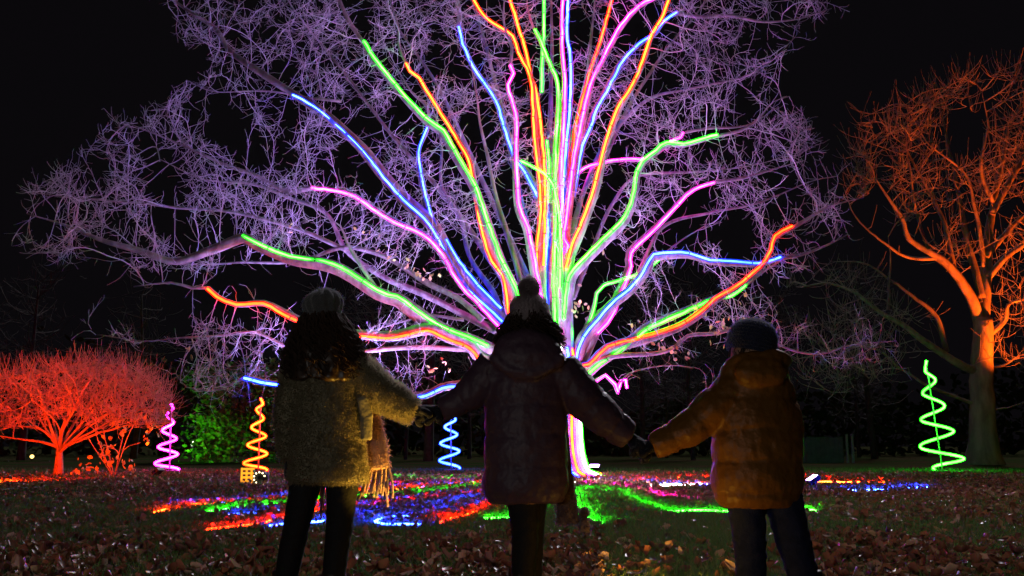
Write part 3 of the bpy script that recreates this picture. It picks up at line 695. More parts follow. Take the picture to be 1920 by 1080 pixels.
for k in range(9):
    an = R(20 + k * 36); mb = MB(); mb.ball(b + [math.cos(an) * 10 * m_, -0.14, 12 * m_ + math.sin(an) * 10 * m_], 1.5 * m_, 8, 6); part('bulb', mb, M_BULB, t)
mb = MB()
for sx in (-13, 13): mb.box(b + [sx * m_, 0, 13 * m_], (1.5 * m_, 0.05, 26 * m_))
part('stand', mb, mat('grey_steel', (0.3, 0.28, 0.28), 0.5), t, False)

# lanterns far off between the trees
def lantern(u, v, Y, colr, label, r=0.09):
    p = W(u, v, Y); b = np.array([p[0], p[1], 0]); t = thing('path_lantern', label, 'lantern', b, 'small lanterns far off among the trees')
    mb = MB(); mb.tubes(np.array([b, p - [0, 0, r]]), np.full(2, 0.03), 6, caps=True); part('post', mb, M_METAL, t)
    mb = MB(); mb.ball(p, r, 12, 8); part('globe', mb, emis('globe_%d' % len(MATS), colr), t)
    mb = MB(); mb.tubes(np.array([p + [0, 0, r * .9], p + [0, 0, r * 1.3]]), np.array([r * .9, r * .2]), 10, caps=True); part('cap', mb, M_METAL, t)
lantern(15, 867, 44, (2.2, 1.8, 1.6), 'small white lantern among the trees behind the red-lit tree', 0.07)
lantern(60, 856, 44, (4, 2.6, 0.6), 'small yellow lantern among the trees behind the red-lit tree', 0.09)
lantern(92, 867, 44, (3.5, 0.8, 2.6), 'small pink lantern beside the trunk of the red-lit tree', 0.07)
lantern(363, 830, 46, (4.5, 5, 3.5), 'white lantern between the pink spiral and the green-lit bush', 0.07)
lantern(360, 834, 47, (2.5, 3.2, 2), 'fainter white lantern behind the one by the green-lit bush', 0.06)
lantern(512, 787, 50, (2.5, 4.0, 1.2), 'pale lantern shining through the green-lit leaves', 0.07)

# ------------------------------------------------------------------ other trees
def make_tree(name, label, base, limbs, Y, atts, depth_fn, trunk_r, up=0.1, step=0.25, kill=0.4, infl=2.5, jitter=0.25, tipr=0.007, tw=0, twL=(0.3, 0.7), barkm=None, group=None, curl=0.2, start_clear=0.8, iters=60, expo=2.3, thin=None, rmax=.07, lscale=1.0):
    t = thing(name, label, 'tree', base, group); nodes = []
    for i, (px, r0, dep) in enumerate(limbs):
        n = len(px); P = np.array([W(p[0], p[1], Y + dep * (k / (n - 1))) for k, p in enumerate(px)])
        if i == 0: P[0][2] = -0.1
        P = smooth_path(P, 0.2); tt = np.linspace(0, 1, len(P))
        r = np.maximum((r0 if i == 0 else r0 * lscale) * (1 - (0.35 if i == 0 else 0.9) * tt), 0.012)
        if i == 0: r = r * (1 + 0.5 * np.exp(-P[:, 2].clip(0) / 0.5))
        P2 = P + np.cumsum(rng.normal(0, 0.012, P.shape), 0) * np.clip(tt * 3, 0, 1)[:, None]
        mb = MB(); mb.tubes(P2, r, 16 if i == 0 else 8, caps=True); part('trunk' if i == 0 else 'limb', mb, barkm or M_BARK, t)
        nodes.append(P2 if i else P2[int(len(P2) * start_clear):])
    N = np.concatenate(nodes); att = []
    for poly, n, sd in atts:
        q = sample_poly(poly, n); uv = to_px(N)
        if thin: q = q[fbm(q[:, 0], q[:, 1], thin, 4.4) + rng.normal(0, .1, len(q)) > -.1]
        for u in q:
            d = ((uv - u) ** 2).sum(1); c = np.flatnonzero(d < 70 ** 2); k = rng.choice(c) if len(c) else d.argmin()
            att.append(W(u[0], u[1], N[k, 1] + rng.normal(0, sd)))
    NP_, NR_, ch_ = colonise(N[::2], np.array(att), step, infl, kill, iters, jitter, up, tip=tipr, expo=expo, rmax=rmax)
    cm = chains_mb(ch_)
    if tw:
        tips_ = np.flatnonzero(NR_ < tipr * 2); s_ = rng.choice(tips_, tw)
        twiglets(cm, NP_[s_], rng.normal(0, 1, (tw, 3)) + [0, 0, 0.5], rng.uniform(*twL, tw), 5, tipr * 0.8, curl, 0.25)
    part('twigs', cm, barkm or M_TWIG, t, kind='stuff'); return t
M_OAK = mat('oak_bark', (0.10, 0.085, 0.07), 0.9, (0.20, 0.17, 0.14), 4, .6, 20, stretch=(1, 1, .3))
# great tree lit orange, at the edge of the lawn
YB = 37.0; bb = G(1845, 868); bb = np.array([W(1845, 868, YB)[0], YB, 0])
BL = [
 ([(1845,872),(1843,800),(1841,700),(1839,600)], .56, 0),
 ([(1838,610),(1822,560),(1790,510),(1762,482),(1705,446),(1692,410),(1665,370),(1640,330)], .34, -2),
 ([(1842,610),(1846,520),(1850,440),(1862,380),(1880,300),(1890,230)], .40, 1),
 ([(1852,630),(1885,600),(1890,572),(1925,560),(1960,540)], .18, -1.5),
 ([(1838,700),(1800,682),(1742,642),(1692,606),(1650,582),(1600,545),(1545,525),(1500,530)], .26, -3),
 ([(1775,660),(1755,595),(1705,555),(1668,528),(1620,500),(1560,495)], .16, -1),
 ([(1665,580),(1668,530),(1672,480),(1668,440)], .10, -2),
 ([(1835,760),(1790,745),(1735,725),(1685,690),(1640,655),(1590,650),(1530,665)], .11, -2.5),
 ([(1848,480),(1885,440),(1930,390),(1970,340)], .22, 1.5),
 ([(1842,560),(1815,440),(1795,320),(1775,230),(1760,180)], .24, 2),
 ([(1790,510),(1770,420),(1730,340),(1690,260),(1650,220)], .16, 1),
 ([(1770,485),(1700,480),(1640,440),(1600,400),(1580,350)], .12, -1),
 ([(1850,690),(1880,685),(1910,668),(1950,650)], .08, 0),
 ([(1845,770),(1890,765),(1930,750)], .07, 0),
 ([(1862,380),(1840,320),(1850,240),(1840,170)], .14, -1),
 ([(1852,520),(1900,470),(1980,430),(2060,420)], .2, -1), ([(1860,400),(1920,300),(1990,230),(2050,170)], .2, 0),
 ([(1790,510),(1745,470),(1715,380),(1700,300),(1690,220)], .13, 0.5), ([(1846,500),(1830,400),(1810,330),(1740,270),(1700,200)], .14, -1.5),
]
make_tree('bare_tree', 'large bare tree lit orange above beside the green spiral', bb, BL, YB,
  [([(1580,330),(1600,230),(1680,180),(1800,150),(1960,110),(2120,140),(2120,520),(1900,540),(1760,480),(1640,440)], 3000, 1.4), ([(1470,520),(1600,500),(1720,600),(1700,700),(1560,760),(1480,700)], 420, .9), ([(1850,560),(1960,520),(1980,760),(1880,740)], 140, 1)],
  None, .72, up=0.30, step=0.34, kill=0.45, infl=4, jitter=0.16, tipr=0.014, tw=3200, twL=(0.5, 1.4), curl=0.12, barkm=M_OAK, expo=1.95, thin=.012, rmax=.10, lscale=.72, group='bare trees around the lawn')
flood((21.5, 34.0, 0), (18.0, 37.5, 13.5), (1.0, 0.105, 0.004), 42000, 'orange floodlight at the lawn edge aimed up into the large tree', 50, 0.5, group='coloured floodlights at the lawn edge', lens=2)
# low spreading tree lit red
YR = 23.5; rb_ = np.array([W(108, 890, YR)[0], YR, 0])
RL = [([(108,905),(109,880),(110,855),(112,838)], .095, 0)]
for (u, v, d) in [(-60,760,0.5),(-20,730,-1),(20,705,.6),(60,690,-.8),(110,684,1),(150,682,-.5),(190,684,.8),(230,690,-1),(270,700,.4),(300,725,-.6),(322,755,.2),(325,790,-.5),(255,770,-1.6),(160,730,-1.9),(60,750,-1.8),(-40,800,-.5)]:
    mid1 = (112 + (u - 112) * 0.22, 838 - (838 - v) * 0.16 - 6); mid2 = (112 + (u - 112) * 0.6, 838 - (838 - v) * 0.62)
    jx = rng.normal(0, 5); mid2 = (mid2[0] + rng.normal(0, 9), mid2[1] + rng.normal(0, 6)); RL.append(([(112, 842 + rng.uniform(-2, 8)), (mid1[0] + jx, mid1[1] + rng.normal(0, 5)), mid2, (u, v)], rng.uniform(.028, .05), d))
M_RBARK = mat('maple_bark', (0.24, 0.12, 0.085), 0.85, (0.34, 0.19, 0.14), 5)
make_tree('bare_tree', 'low domed bare tree glowing red from a floodlight', rb_, RL, YR,
  [([(-80,770),(-40,720),(40,690),(180,676),(260,688),(310,720),(335,780),(300,805),(210,800),(110,790),(-60,820)], 2600, .5)], None, .19, up=0.05, step=0.13, kill=0.14, infl=1.2, jitter=0.14, tipr=0.0085, tw=2600, twL=(0.25, 0.7), curl=0.12, barkm=M_RBARK, group='bare trees around the lawn', start_clear=0.95)
flood((-10.6, 18.6, 0), (-11.2, 23.6, 1.3), (1.0, 0.045, 0.002), 4600, 'red floodlight on the leaves before the low domed tree', 92, 0.8, group='coloured floodlights at the lawn edge', lens=2, size=0.16)
flood((-8.9, 23.2, 0), (-10.3, 23.6, 1.9), (1.0, 0.085, 0.005), 520, 'orange floodlight under the domed tree beside the leafy shrub', 110, 0.8, group='coloured floodlights at the lawn edge', lens=2, size=0.25)
# shrub with large round leaves
sb = np.array([W(215, 885, 23.0)[0], 23.0, 0]); sh = thing('leafy_shrub', 'shrub with round leaves lit orange beneath the red-lit tree', 'shrub', sb)
M_SH = mat_random('shrub_leaf', [(0.30, 0.22, 0.06), (0.4, 0.28, 0.08), (0.25, 0.18, 0.05)], 0.5, False)
mb = MB(); mb.add(*leaf_mesh('s', None, 0.12, 0.11, 0.3)); shl = mb.mesh('leaf', M_SH)
for k in range(9):
    u = rng.uniform(150, 285); v = rng.uniform(775, 850); p = W(u, v, 23 + rng.normal(0, .3)); mid = (sb + p) / 2 + [rng.normal(0, .15), 0, .25]
    mb = MB(); mb.tubes(smooth_path(np.array([sb, mid, p]), .1), .012, 5); part('stem', mb, M_RBARK, sh)
for k in range(110):
    c_ = random.choice([(265,775),(275,790),(290,805),(195,850),(205,835),(180,880),(240,868),(210,860),(280,820),(250,885),(150,875),(225,800)])
    p = W(c_[0] + rng.normal(0, 9), c_[1] + rng.normal(0, 8), 22.9 + rng.normal(0, .35)); p[2] = max(p[2], .06)
    o = link('leaf', shl, sh); o.location = tuple(p - sb); o.rotation_euler = tuple(rng.uniform(0, 6.28, 3)); s = rng.uniform(.6, 1.2); o.scale = (s, s, s)
# leafy tree lit green
YG = 42.0; gb = np.array([W(432, 868, YG)[0], YG, 0]); gt = thing('leafy_tree', 'leafy evergreen tree lit bright green behind the orange spiral', 'tree', gb)
mb = MB(); tp_ = W(440, 700, YG); mb.tubes(smooth_path(np.array([gb - [0, 0, .1], (gb + tp_) / 2 + [.1, 0, 0], tp_]), .3), .14, 10, caps=True); part('trunk', mb, M_BARK, gt)
M_GL = mat_random('evergreen_leaf', [(0.05, 0.10, 0.025), (0.08, 0.14, 0.03), (0.035, 0.08, 0.02)], 0.5)
cl = MB(); LVG, LQG = leaf_mesh('g', None, 0.22, 0.13, 0.3)
for k in range(62):
    u = rng.uniform(372, 545); v = rng.uniform(690, 862); c0 = W(u, v, YG + rng.normal(-.5, .9)); n = int(rng.uniform(40, 110))
    scatter_leaves(cl, LVG, LQG, c0 + rng.normal(0, 1, (n, 3)) * [.42, .42, .3], rng.uniform(.6, 1.4, n), 0.9)
    mb = MB(); st = gb + (tp_ - gb) * np.clip((c0[2] - .4) / tp_[2], .1, .95); mb.tubes(smooth_path(np.array([st, (st + c0) / 2 + [0, 0, .15], c0]), .4), .03, 5); part('branch', mb, M_BARK, gt)
part('foliage', cl, M_GL, gt, kind='stuff')
flood((-14.2, 38.2, 0), (-13.0, 42, 1.9), (0.12, 1.0, 0.02), 700, 'green floodlight on the grass before the leafy tree', 120, 0.8, group='coloured floodlights at the lawn edge', lens=2, size=0.25)

# dark bare trees at the edge of the wood
M_DARKB = mat('darkened_bark', (.035, .03, .026), .9, (.06, .052, .045), 5)  # bark tone darkened so the far trees stay lost in the night
WL = ['behind the blue spiral light', 'with a thin stem close to the blue spiral', 'behind the scarf fringe of the beret woman', 'between the blue spiral and the dark coat', 'beyond the joined gloves by the mustard jacket', 'with a thin stem beside the one beyond the joined gloves', 'close to the mustard sleeve', 'between the board fence and the green spiral', 'with a thin stem beside the board fence', 'hidden behind the boy’s beanie', 'behind the pink spiral light', 'behind the low red-lit tree', 'at the outer side of the red-lit tree', 'behind the head of the beret woman', 'beyond the large orange-lit tree']
for i, (u, Y, hh, rr) in enumerate([(803,44,9,.26),(760,48,8,.10),(700,50,8,.12),(880,50,9,.12),(1205,48,9,.16),(1250,52,8,.10),(1300,46,9,.13),(1640,50,10,.2),(1610,55,9,.12),(1460,52,9,.14),(250,50,9,.2),(40,46,9,.22),(-60,50,10,.2),(620,52,9,.15),(1990,46,10,.25)]):
    b = np.array([W(u, 850, Y)[0], Y, 0]); t = thing('woodland_tree', 'dark bare woodland tree ' + WL[i], 'tree', b, 'dark trees at the edge of the wood')
    top = b + [rng.normal(0, .3), rng.normal(0, .3), hh]; P = smooth_path(np.array([b - [0, 0, .1], b * .6 + top * .4 + [rng.normal(0, .15), 0, 0], top]), .4)
    mb = MB(); mb.tubes(P, np.linspace(rr, .03, len(P)), 9, caps=True); part('trunk', mb, M_DARKB, t)
    cm = MB(); nb = 46; k = rng.integers(int(len(P) * .25), len(P), nb); d = rng.normal(0, 1, (nb, 3)); d[:, 2] = np.abs(d[:, 2]) * .5
    st = P[k]; twiglets(cm, st, d, rng.uniform(1, 3, nb), 6, .03, .18, .1)
    st2 = np.repeat(st, 6, 0) + np.repeat(d / np.linalg.norm(d, axis=1, keepdims=True), 6, 0) * rng.uniform(.4, 2, (nb * 6, 1)); twiglets(cm, st2, rng.normal(0, 1, (nb * 6, 3)), rng.uniform(.6, 1.6, nb * 6), 4, .012, .25, .1)
    part('crown', cm, M_DARKB, t, kind='stuff')
# the wood itself, one dark mass
wm = MB(); LVW, LQW = leaf_mesh('w', None, 0.5, 0.4, 0.3); n = 11000
x = rng.uniform(-60, 60, n); y = rng.uniform(58, 72, n); hmax = 5.0 + 3.5 * fbm(x, y * 0, .08, 1.3) + 1.5 * fbm(x, y * 0, .4, 5)
scatter_leaves(wm, LVW, LQW, np.stack([x, y, rng.uniform(0, 1, n) * np.clip(hmax, 1, 12)], 1), rng.uniform(.6, 1.5, n), 1.0)
o = link('woodland', wm.mesh('woodland', mat_random('wood_leaf', [(0.03, 0.05, 0.02), (0.05, 0.06, 0.03), (0.04, 0.035, 0.02)], 1.0, spec=0.0))); o['kind'] = 'stuff'; o['label'] = 'dark wood closing off the far side of the lawn'; o['category'] = 'woodland'
# board fence and post in the dark
fb = np.array([W(1545, 850, 40)[0], 40.0, 0]); t = thing('board_fence', 'grey board fence panel in the dark behind the boy', 'fence', fb)
for k in range(9):
    mb = MB(); mb.box(fb + [-.85 + k * .2, 0, .55], (.19, .03, 1.1 + .02 * (k % 3))); part('board', mb, mat('grey_board', (.04, .045, .06), .8, (.06, .065, .08), 4), t, False)
for sx in (.98, 1.22):
    mb = MB(); mb.box(fb + [sx, -.1, .6], (.09, .09, 1.25)); part('post', mb, mat('pale_post', (.16, .16, .18), .7), t, False)
# cables on the lawn
def cable(px, label, lift=0.02):
    P = smooth_path(np.array([G(u, v, lift) for u, v in px]), .15); t = MB(); t.tubes(P, .022, 6, caps=True)
    o = link('power_cable', t.mesh('power_cable', M_BLACK, True, P[0]), None, tuple(P[0])); o['label'] = label; o['category'] = 'cable'; o['group'] = 'black power cables on the lawn'
cable([(380,896),(430,904),(480,911),(540,912),(620,909),(700,903)], 'black power cable lying on the lawn before the orange spiral')
cable([(-20,920),(40,916),(72,914),(92,908),(108,900)], 'black power cable lying on red-lit leaves by the domed tree')
cable([(1690,886),(1740,889),(1775,887),(1830,881)], 'black power cable trailing from the foot of the green spiral')
# two little stakes, the pink light painted as their base colour
for u, lab in ((745, 'small garden stake coloured as if pink-lit, with forked top, closer to the scarf fringe'), (771, 'small garden stake coloured as if pink-lit, with forked top, closer to the blue spiral')):
    b = G(u, 905); t = thing('garden_stake', lab, 'garden stake', b, 'small stakes in the leaves'); m_ = PXM(b[1]); MP = mat('pink_lit_stake', (.6, .2, .3), .5)
    mb = MB(); mb.tubes(np.array([b, b + [0, 0, 14 * m_]]), .018, 6, caps=True); part('stem', mb, MP, t)
    for s in (-1, 1):
        mb = MB(); mb.tubes(np.array([b + [0, 0, 12 * m_], b + [s * 5 * m_, 0, 17 * m_], b + [s * 6 * m_, 0, 13 * m_]]), .02, 6, caps=True); part('prong', mb, MP, t)
# unseen amber lamp, added below the frame for amber light on coats and grass
b = np.array([0.60, 4.28, 0.0]); t = thing('unseen_lamp', 'short unseen amber lamp added on the grass behind the three people', 'lamp', b)
mb = MB(); mb.tubes(np.array([b, b + [0, 0, .10]]), .03, 12, caps=True); part('post', mb, M_BLACK, t)
mb = MB(); mb.ball(b + [0, 0, .14], .05, 12, 8); part('globe', mb, emis('amber_globe', (9, 3.6, .25)), t)
mb = MB(); mb.tubes(np.array([b + [0, 0, .18], b + [0, 0, .205]]), np.array([.045, .02]), 14, caps=True); part('cap', mb, M_BLACK, t)
ld = bpy.data.lights.new('glow', 'POINT'); ld.energy = 2.0; ld.color = (1.0, .52, .07); ld.shadow_soft_size = .05
lo = bpy.data.objects.new('glow', ld); col.objects.link(lo); lo.parent = t; lo.location = (0, 0.0, .24)
b = np.array([-1.5, 0.2, 0.0]); t = thing('unseen_lamp', 'waist high bollard lamp added unseen as fill beside the viewpoint', 'lamp', b)  # added fill lamp, out of view, to lighten the people's backs
mb = MB(); mb.tubes(np.array([b, b + [0, 0, .85]]), .045, 14, caps=True); part('post', mb, M_BLACK, t)
mb = MB(); mb.tubes(np.array([b + [0, 0, .85], b + [0, 0, 1.0]]), .042, 14, caps=True); part('globe', mb, emis('fill_lamp_glow', (5, 4.4, 3.8)), t)
mb = MB(); mb.tubes(np.array([b + [0, 0, 1.0], b + [0, 0, 1.04]]), .05, 14, caps=True); part('cap', mb, M_BLACK, t)
ld = bpy.data.lights.new('glow', 'POINT'); ld.energy = 44; ld.color = (1.0, .95, .88); ld.shadow_soft_size = .06
lo = bpy.data.objects.new('glow', ld); col.objects.link(lo); lo.parent = t; lo.location = (0, .12, .93)
flood((-0.36, 4.56, 0), (-0.76, 4.58, 1.0), (1.0, 0.55, 0.06), 110, 'added unseen amber spotlight aimed at the fuzzy olive coat', 48, 0.9, size=0.09, name='added_spotlight', group='added amber spotlights at the feet of the people', lens=6, radius=0.03)  # added amber fill for one side of the olive coat
flood((0.60, 4.42, 0), (0.98, 4.52, 0.85), (1.0, 0.50, 0.05), 7, 'added unseen amber spotlight aimed at the mustard jacket', 75, 0.9, size=0.09, name='added_spotlight', group='added amber spotlights at the feet of the people', lens=6, radius=0.03)  # added amber fill for one side of the jacket
flood((0.66, 4.75, 0), (1.35, 8.0, 0.0), (1.0, 0.50, 0.05), 520, 'added unseen amber spotlight aimed over the grass between the two coats', 50, 0.9, size=0.09, name='added_spotlight', group='added amber spotlights at the feet of the people', lens=6, radius=0.03)  # added beam for the amber patch on the grass
#PART3
# ------------------------------------------------------------------ people
YP = 4.6; S = 0.0027
def pp(u, v, dy=0.0): return W(u, v, YP + dy) if dy == 0 else W(u, v, YP) + np.array([0, dy, 0])
def fine(keys, n):        # keys: (v, centre u, half width px, depth ratio, dy)
    k = np.array(keys, float); k = k[np.argsort(-k[:, 0])]; vv = np.linspace(k[0, 0], k[-1, 0], n)
    f = lambda c: np.interp(-vv, -k[:, 0], k[:, c])
    C = np.array([pp(u, v, d) for u, v, d in zip(f(1), vv, f(4))]); return C, f(2) * S, f(2) * S * f(3)
def limb3(pts, n=26):     # pts: (u, v, half width px, dy)
    P = np.array([pp(a[0], a[1], a[3]) for a in pts]); Q = smooth_path(P, 0.02)
    d = np.r_[0, np.cumsum(np.linalg.norm(np.diff(P, axis=0), axis=1))]; e = np.r_[0, np.cumsum(np.linalg.norm(np.diff(Q, axis=0), axis=1))]
    r = np.interp(e / e[-1], d / d[-1], [a[2] for a in pts]) * S
    k = np.linspace(0, len(Q) - 1, n).astype(int); return Q[k], r[k]
def vnoise(V, s, seed=0.0, oct=3): return np.array([noise.fractal(Vector((v[0] * s + seed, v[1] * s, v[2] * s)), 1.0, 2.0, oct) for v in V])
def garment(keys, arms, extra=None, voxel=0.011, smooth=4, seam=0.0, amp=0.0, wr=0.004, wsc=9, sq=30):
    mb = MB(); C, RX, RY = fine(keys, sq); mb.rings(C, RX, RY, 32)
    A = [limb3(a) for a in arms]
    for P, r in A: mb.tubes(P, r, 20, ref=(0.1, 1, 0.05), caps=True)
    if extra: extra(mb)
    V, N, Q, T = fuse(mb, voxel, smooth)
    if seam:
        s = V[:, 2].copy(); low = np.full(len(V), 1.0)
        for P, r in A:
            d = np.linalg.norm(V[:, None, :] - P[None], axis=2); k = d.argmin(1); q = d[np.arange(len(V)), k] / r[k]
            al = np.r_[0, np.cumsum(np.linalg.norm(np.diff(P, axis=0), axis=1))]
            tx = np.abs(V[:, 0] - np.interp(V[:, 2], C[:, 2], C[:, 0])) / np.interp(V[:, 2], C[:, 2], RX)
            on = (q < 1.35) & (tx > 0.98); s[on] = al[k[on]] + P[0][2]
        wob = 0.012 * vnoise(V, 4, 2)
        u = np.abs(np.sin(np.pi * (s + wob) / seam)) ** 0.45
        V = V + N * (amp * (u - 0.55))[:, None]
    if wr: V = V + N * (wr * vnoise(V, wsc, 5) + wr * 0.5 * vnoise(V * [1, 1, .5], wsc * 3, 9))[:, None]
    mb = MB(); mb.add(V, Q, T); return mb, V, N
def fuzz(V, N, n, L, w=0.0012, sag=0.3, spread=0.6):
    k = rng.integers(0, len(V), n); d = N[k] + rng.normal(0, spread, (n, 3)); d[:, 2] -= sag; d /= np.linalg.norm(d, axis=1, keepdims=True)
    a = np.cross(d, rng.normal(0, 1, (n, 3))); a /= np.linalg.norm(a, axis=1, keepdims=True)
    b = V[k] + rng.normal(0, .004, (n, 3)); l = rng.uniform(.4, 1, (n, 1)) * L
    mid = b + d * l * .6; tip = mid + (d + rng.normal(0, .6, (n, 3))) * l * .45
    mb = MB(); mb.add(np.stack([b - a * w, b + a * w, mid + a * w * .7, mid - a * w * .7, tip], 1).reshape(-1, 3), np.arange(n)[:, None] * 5 + np.array([[0, 1, 2, 3]]), np.arange(n)[:, None] * 5 + np.array([[3, 2, 4]])); return mb
def hand_mb(wrist, d, nrm, scale=1.0, curl=0.9, mirror=1, splay=0.1):
    mb = MB(); d = np.array(d, float) / np.linalg.norm(d); nrm = np.array(nrm, float); nrm -= d * (nrm @ d); nrm /= np.linalg.norm(nrm); sd = np.cross(d, nrm) * mirror; w = np.array(wrist, float)
    P = np.array([w - d * .03, w, w + d * .03, w + d * .065, w + d * .095 * scale]); mb.tubes(P, np.array([.032, .034, .045, .048, .043]) * scale, 14, ref=sd, caps=True, flat=0.72)
    for i, (o, L) in enumerate(((-.030, .068), (-.010, .078), (.010, .074), (.029, .058))):
        p = w + d * .085 * scale + sd * o * scale; a = curl * .35; pts = [p - d * .02 * scale, p]; dirv = d + sd * splay * o / .03
        for L1 in (.42, .33, .27):
            v_ = dirv * math.cos(a) + nrm * math.sin(a); p = p + v_ * L * L1 * scale; pts.append(p); a += curl
        mb.tubes(smooth_path(np.array(pts), .008), .0105 * scale, 8, ref=sd, caps=True)
    p = w + d * .022 * scale - sd * .030 * scale; v1 = d * .6 - sd * .75 + nrm * .3; v1 /= np.linalg.norm(v1); q = p + v1 * .045 * scale; q2 = q + (d * .8 + nrm * .55) / np.linalg.norm(d * .8 + nrm * .55) * .038 * scale
    mb.tubes(smooth_path(np.array([p, q, q2]), .008), .0125 * scale, 8, caps=True)
    return mb
M_SKIN = mat('skin', (0.52, 0.30, 0.21), 0.5)
def figure(label, head, torso, arms, legs, hands, loc_u, height_scale=1.0, turn=0.0):
    base = pp(loc_u, 900); base[2] = 0
    t = thing('person', label, 'person', base, 'three people holding hands')
    mb = MB(); C, RX, RY = fine([(a, b, c * .82, d, e) for a, b, c, d, e in torso], 14); mb.rings(C, RX, RY, 24)
    for a in arms: P, r = limb3([(x, y, w * .6, z) for x, y, w, z in a]); mb.tubes(P, r, 14, ref=(.1, 1, .05), caps=True)
    for l in legs:
        P, r = limb3([(x, y, w * .86, z) for x, y, w, z in l]); P[-1][2] = .06; mb.tubes(P, r, 14, ref=(1, 0, 0), caps=True)
        f = P[-1]; mb.tubes(np.array([f + [0, -.04, -.02], f + [0, .05, -.02], f + [0, .14, -.03]]), np.array([.032, .035, .028]), 10, ref=(1, 0, 0), caps=True)
    for hd in hands: h = hand_mb(*hd); mb.add(np.concatenate(h.V), np.concatenate(h.Q), np.concatenate(h.T) if h.T else None)
    hc = pp(head[0], head[1]); hs = head[2]
    nk = np.array([C[-1] + [0, .01, -.06], hc + [0, .0, -.09 * hs], hc]); mb.tubes(nk, np.array([.06, .052, .052]) * hs, 16, caps=True)
    hm_ = MB(); hm_.ball((0, 0, 0), (.075 * hs, .093 * hs, .108 * hs), 24, 18); hm_.ball((0, .035 * hs, -.055 * hs), (.056 * hs, .055 * hs, .062 * hs), 18, 12)
    hm_.tubes(np.array([(0, .088, .005), (0, .108, -.022), (0, .092, -.032)]) * hs, np.array([.008, .013, .009]) * hs, 10, caps=True)
    for s in (-1, 1):
        hm_.ball((s * .076 * hs, -.002, -.012 * hs), (.010, .020, .030), 12, 10); hm_.ball((s * .030 * hs, .080 * hs, .005), (.014, .012, .010), 12, 8)
    hm_.tubes(np.array([(-.022, .086, -.062), (0, .093, -.06), (.022, .086, -.062)]) * hs, .008 * hs, 8, caps=True)
    ca, sa = math.cos(turn), math.sin(turn); rm = np.array([[ca, -sa, 0], [sa, ca, 0], [0, 0, 1]])
    mb.add(np.concatenate(hm_.V) @ rm.T + hc, np.concatenate(hm_.Q), np.concatenate(hm_.T))
    V, N, Q, T = fuse(mb, .0115, 2); bm_ = MB(); bm_.add(V, Q, T); part('body', bm_, M_SKIN, t)
    return t, hc
def trousers(t, legs, m, wr=.004):
    mb = MB()
    for i, l in enumerate(legs):
        P, r = limb3(l, 40); mb.tubes(P, r, 18, ref=(1, 0, 0), caps=True)
    V, N, Q, T = fuse(mb, .009, 2); V = V + N * (wr * vnoise(V * [1, 1, 1.6], 14, 3))[:, None]; b = MB(); b.add(V, Q, T); return part('trousers', b, m, t)
def boots(t, legs, m):
    for l in legs:
        P, r = limb3(l, 30); f = P[-1].copy(); top = f + [0, 0, .20]
        mb = MB(); mb.tubes(np.array([f + [0, 0, .20], f + [0, 0, .10], [f[0], f[1], .03]]), np.array([.052, .050, .052]), 16, ref=(1, 0, 0), caps=True)
        mb.tubes(np.array([[f[0], f[1] - .06, .045], [f[0], f[1] + .05, .05], [f[0], f[1] + .13, .045], [f[0], f[1] + .175, .04]]), np.array([.045, .05, .046, .03]), 16, ref=(1, 0, 0), caps=True)
        V, N, Q, T = fuse(mb, .009, 3); V[:, 2] = np.maximum(V[:, 2], .012); b = MB(); b.add(V, Q, T); bo = part('boot', b, m, t)
        s = MB(); s.box((f[0], f[1] + .055, .010), (.10, .27, .02)); part('sole', s, M_BLACK, bo, False, off=np.array(t.location))
def curls(outline, n, r=.0055, coil=.013, depth=.12, cy_=0.0, phi=(-115, 115), v0=(575, 610), vend=(640, 715), tight=34):
    K = np.array(outline, float); mb = MB(); P = []; Rr = []
    N_ = 34
    for i in range(n):
        ph = R(rng.uniform(*phi)); va = rng.uniform(*v0); vb = rng.uniform(*vend); vv = np.linspace(va, vb, N_); f = rng.uniform(.72, 1.04)
        hw = np.interp(vv, K[:, 0], K[:, 2]) * S; cu = np.interp(vv, K[:, 0], K[:, 1]); dep = np.interp(vv, [K[0, 0], K[-1, 0]], [.10, depth])
        c0 = np.array([pp(u, v) for u, v in zip(cu, vv)]); tt = np.linspace(0, 1, N_); ph2 = ph + .10 * np.sin(tt * 5 + i)
        p = c0 + np.stack([hw * f * np.sin(ph2), cy_ - dep * f * np.cos(ph2), 0 * hw], 1)
        a = tt * tight * rng.uniform(.6, 1.1) * (vb - va) / 120 + rng.uniform(0, 6.28); c = coil * np.clip(tt * 2.5, 0, 1) * rng.uniform(.6, 1.5)
        p = p + np.stack([np.cos(a) * c, np.sin(a) * c, .3 * np.sin(a) * c], 1)
        P.append(p); Rr.append(np.linspace(r, r * .5, N_) * rng.uniform(.7, 1.2))
    mb.tubes(np.stack(P), np.stack(Rr), 4); return mb
M_HAIR = mat('dark_hair', (0.020, 0.011, 0.008), 0.42, (0.05, 0.026, 0.018), 20, spec=0.5)
M_GLOVE = mat('knit_glove', (0.012, 0.013, 0.025), 0.9, bump=0.6, bscale=120, sheen=.2)
M_LEG = mat('black_leggings', (0.008, 0.008, 0.011), 0.75, bump=.3, bscale=60)
M_JEAN = mat('blue_jeans', (0.012, 0.018, 0.055), 0.85, (0.02, 0.028, 0.08), 18, .4, 150)
M_BOOT = mat('dark_boot', (0.02, 0.014, 0.012), 0.5)

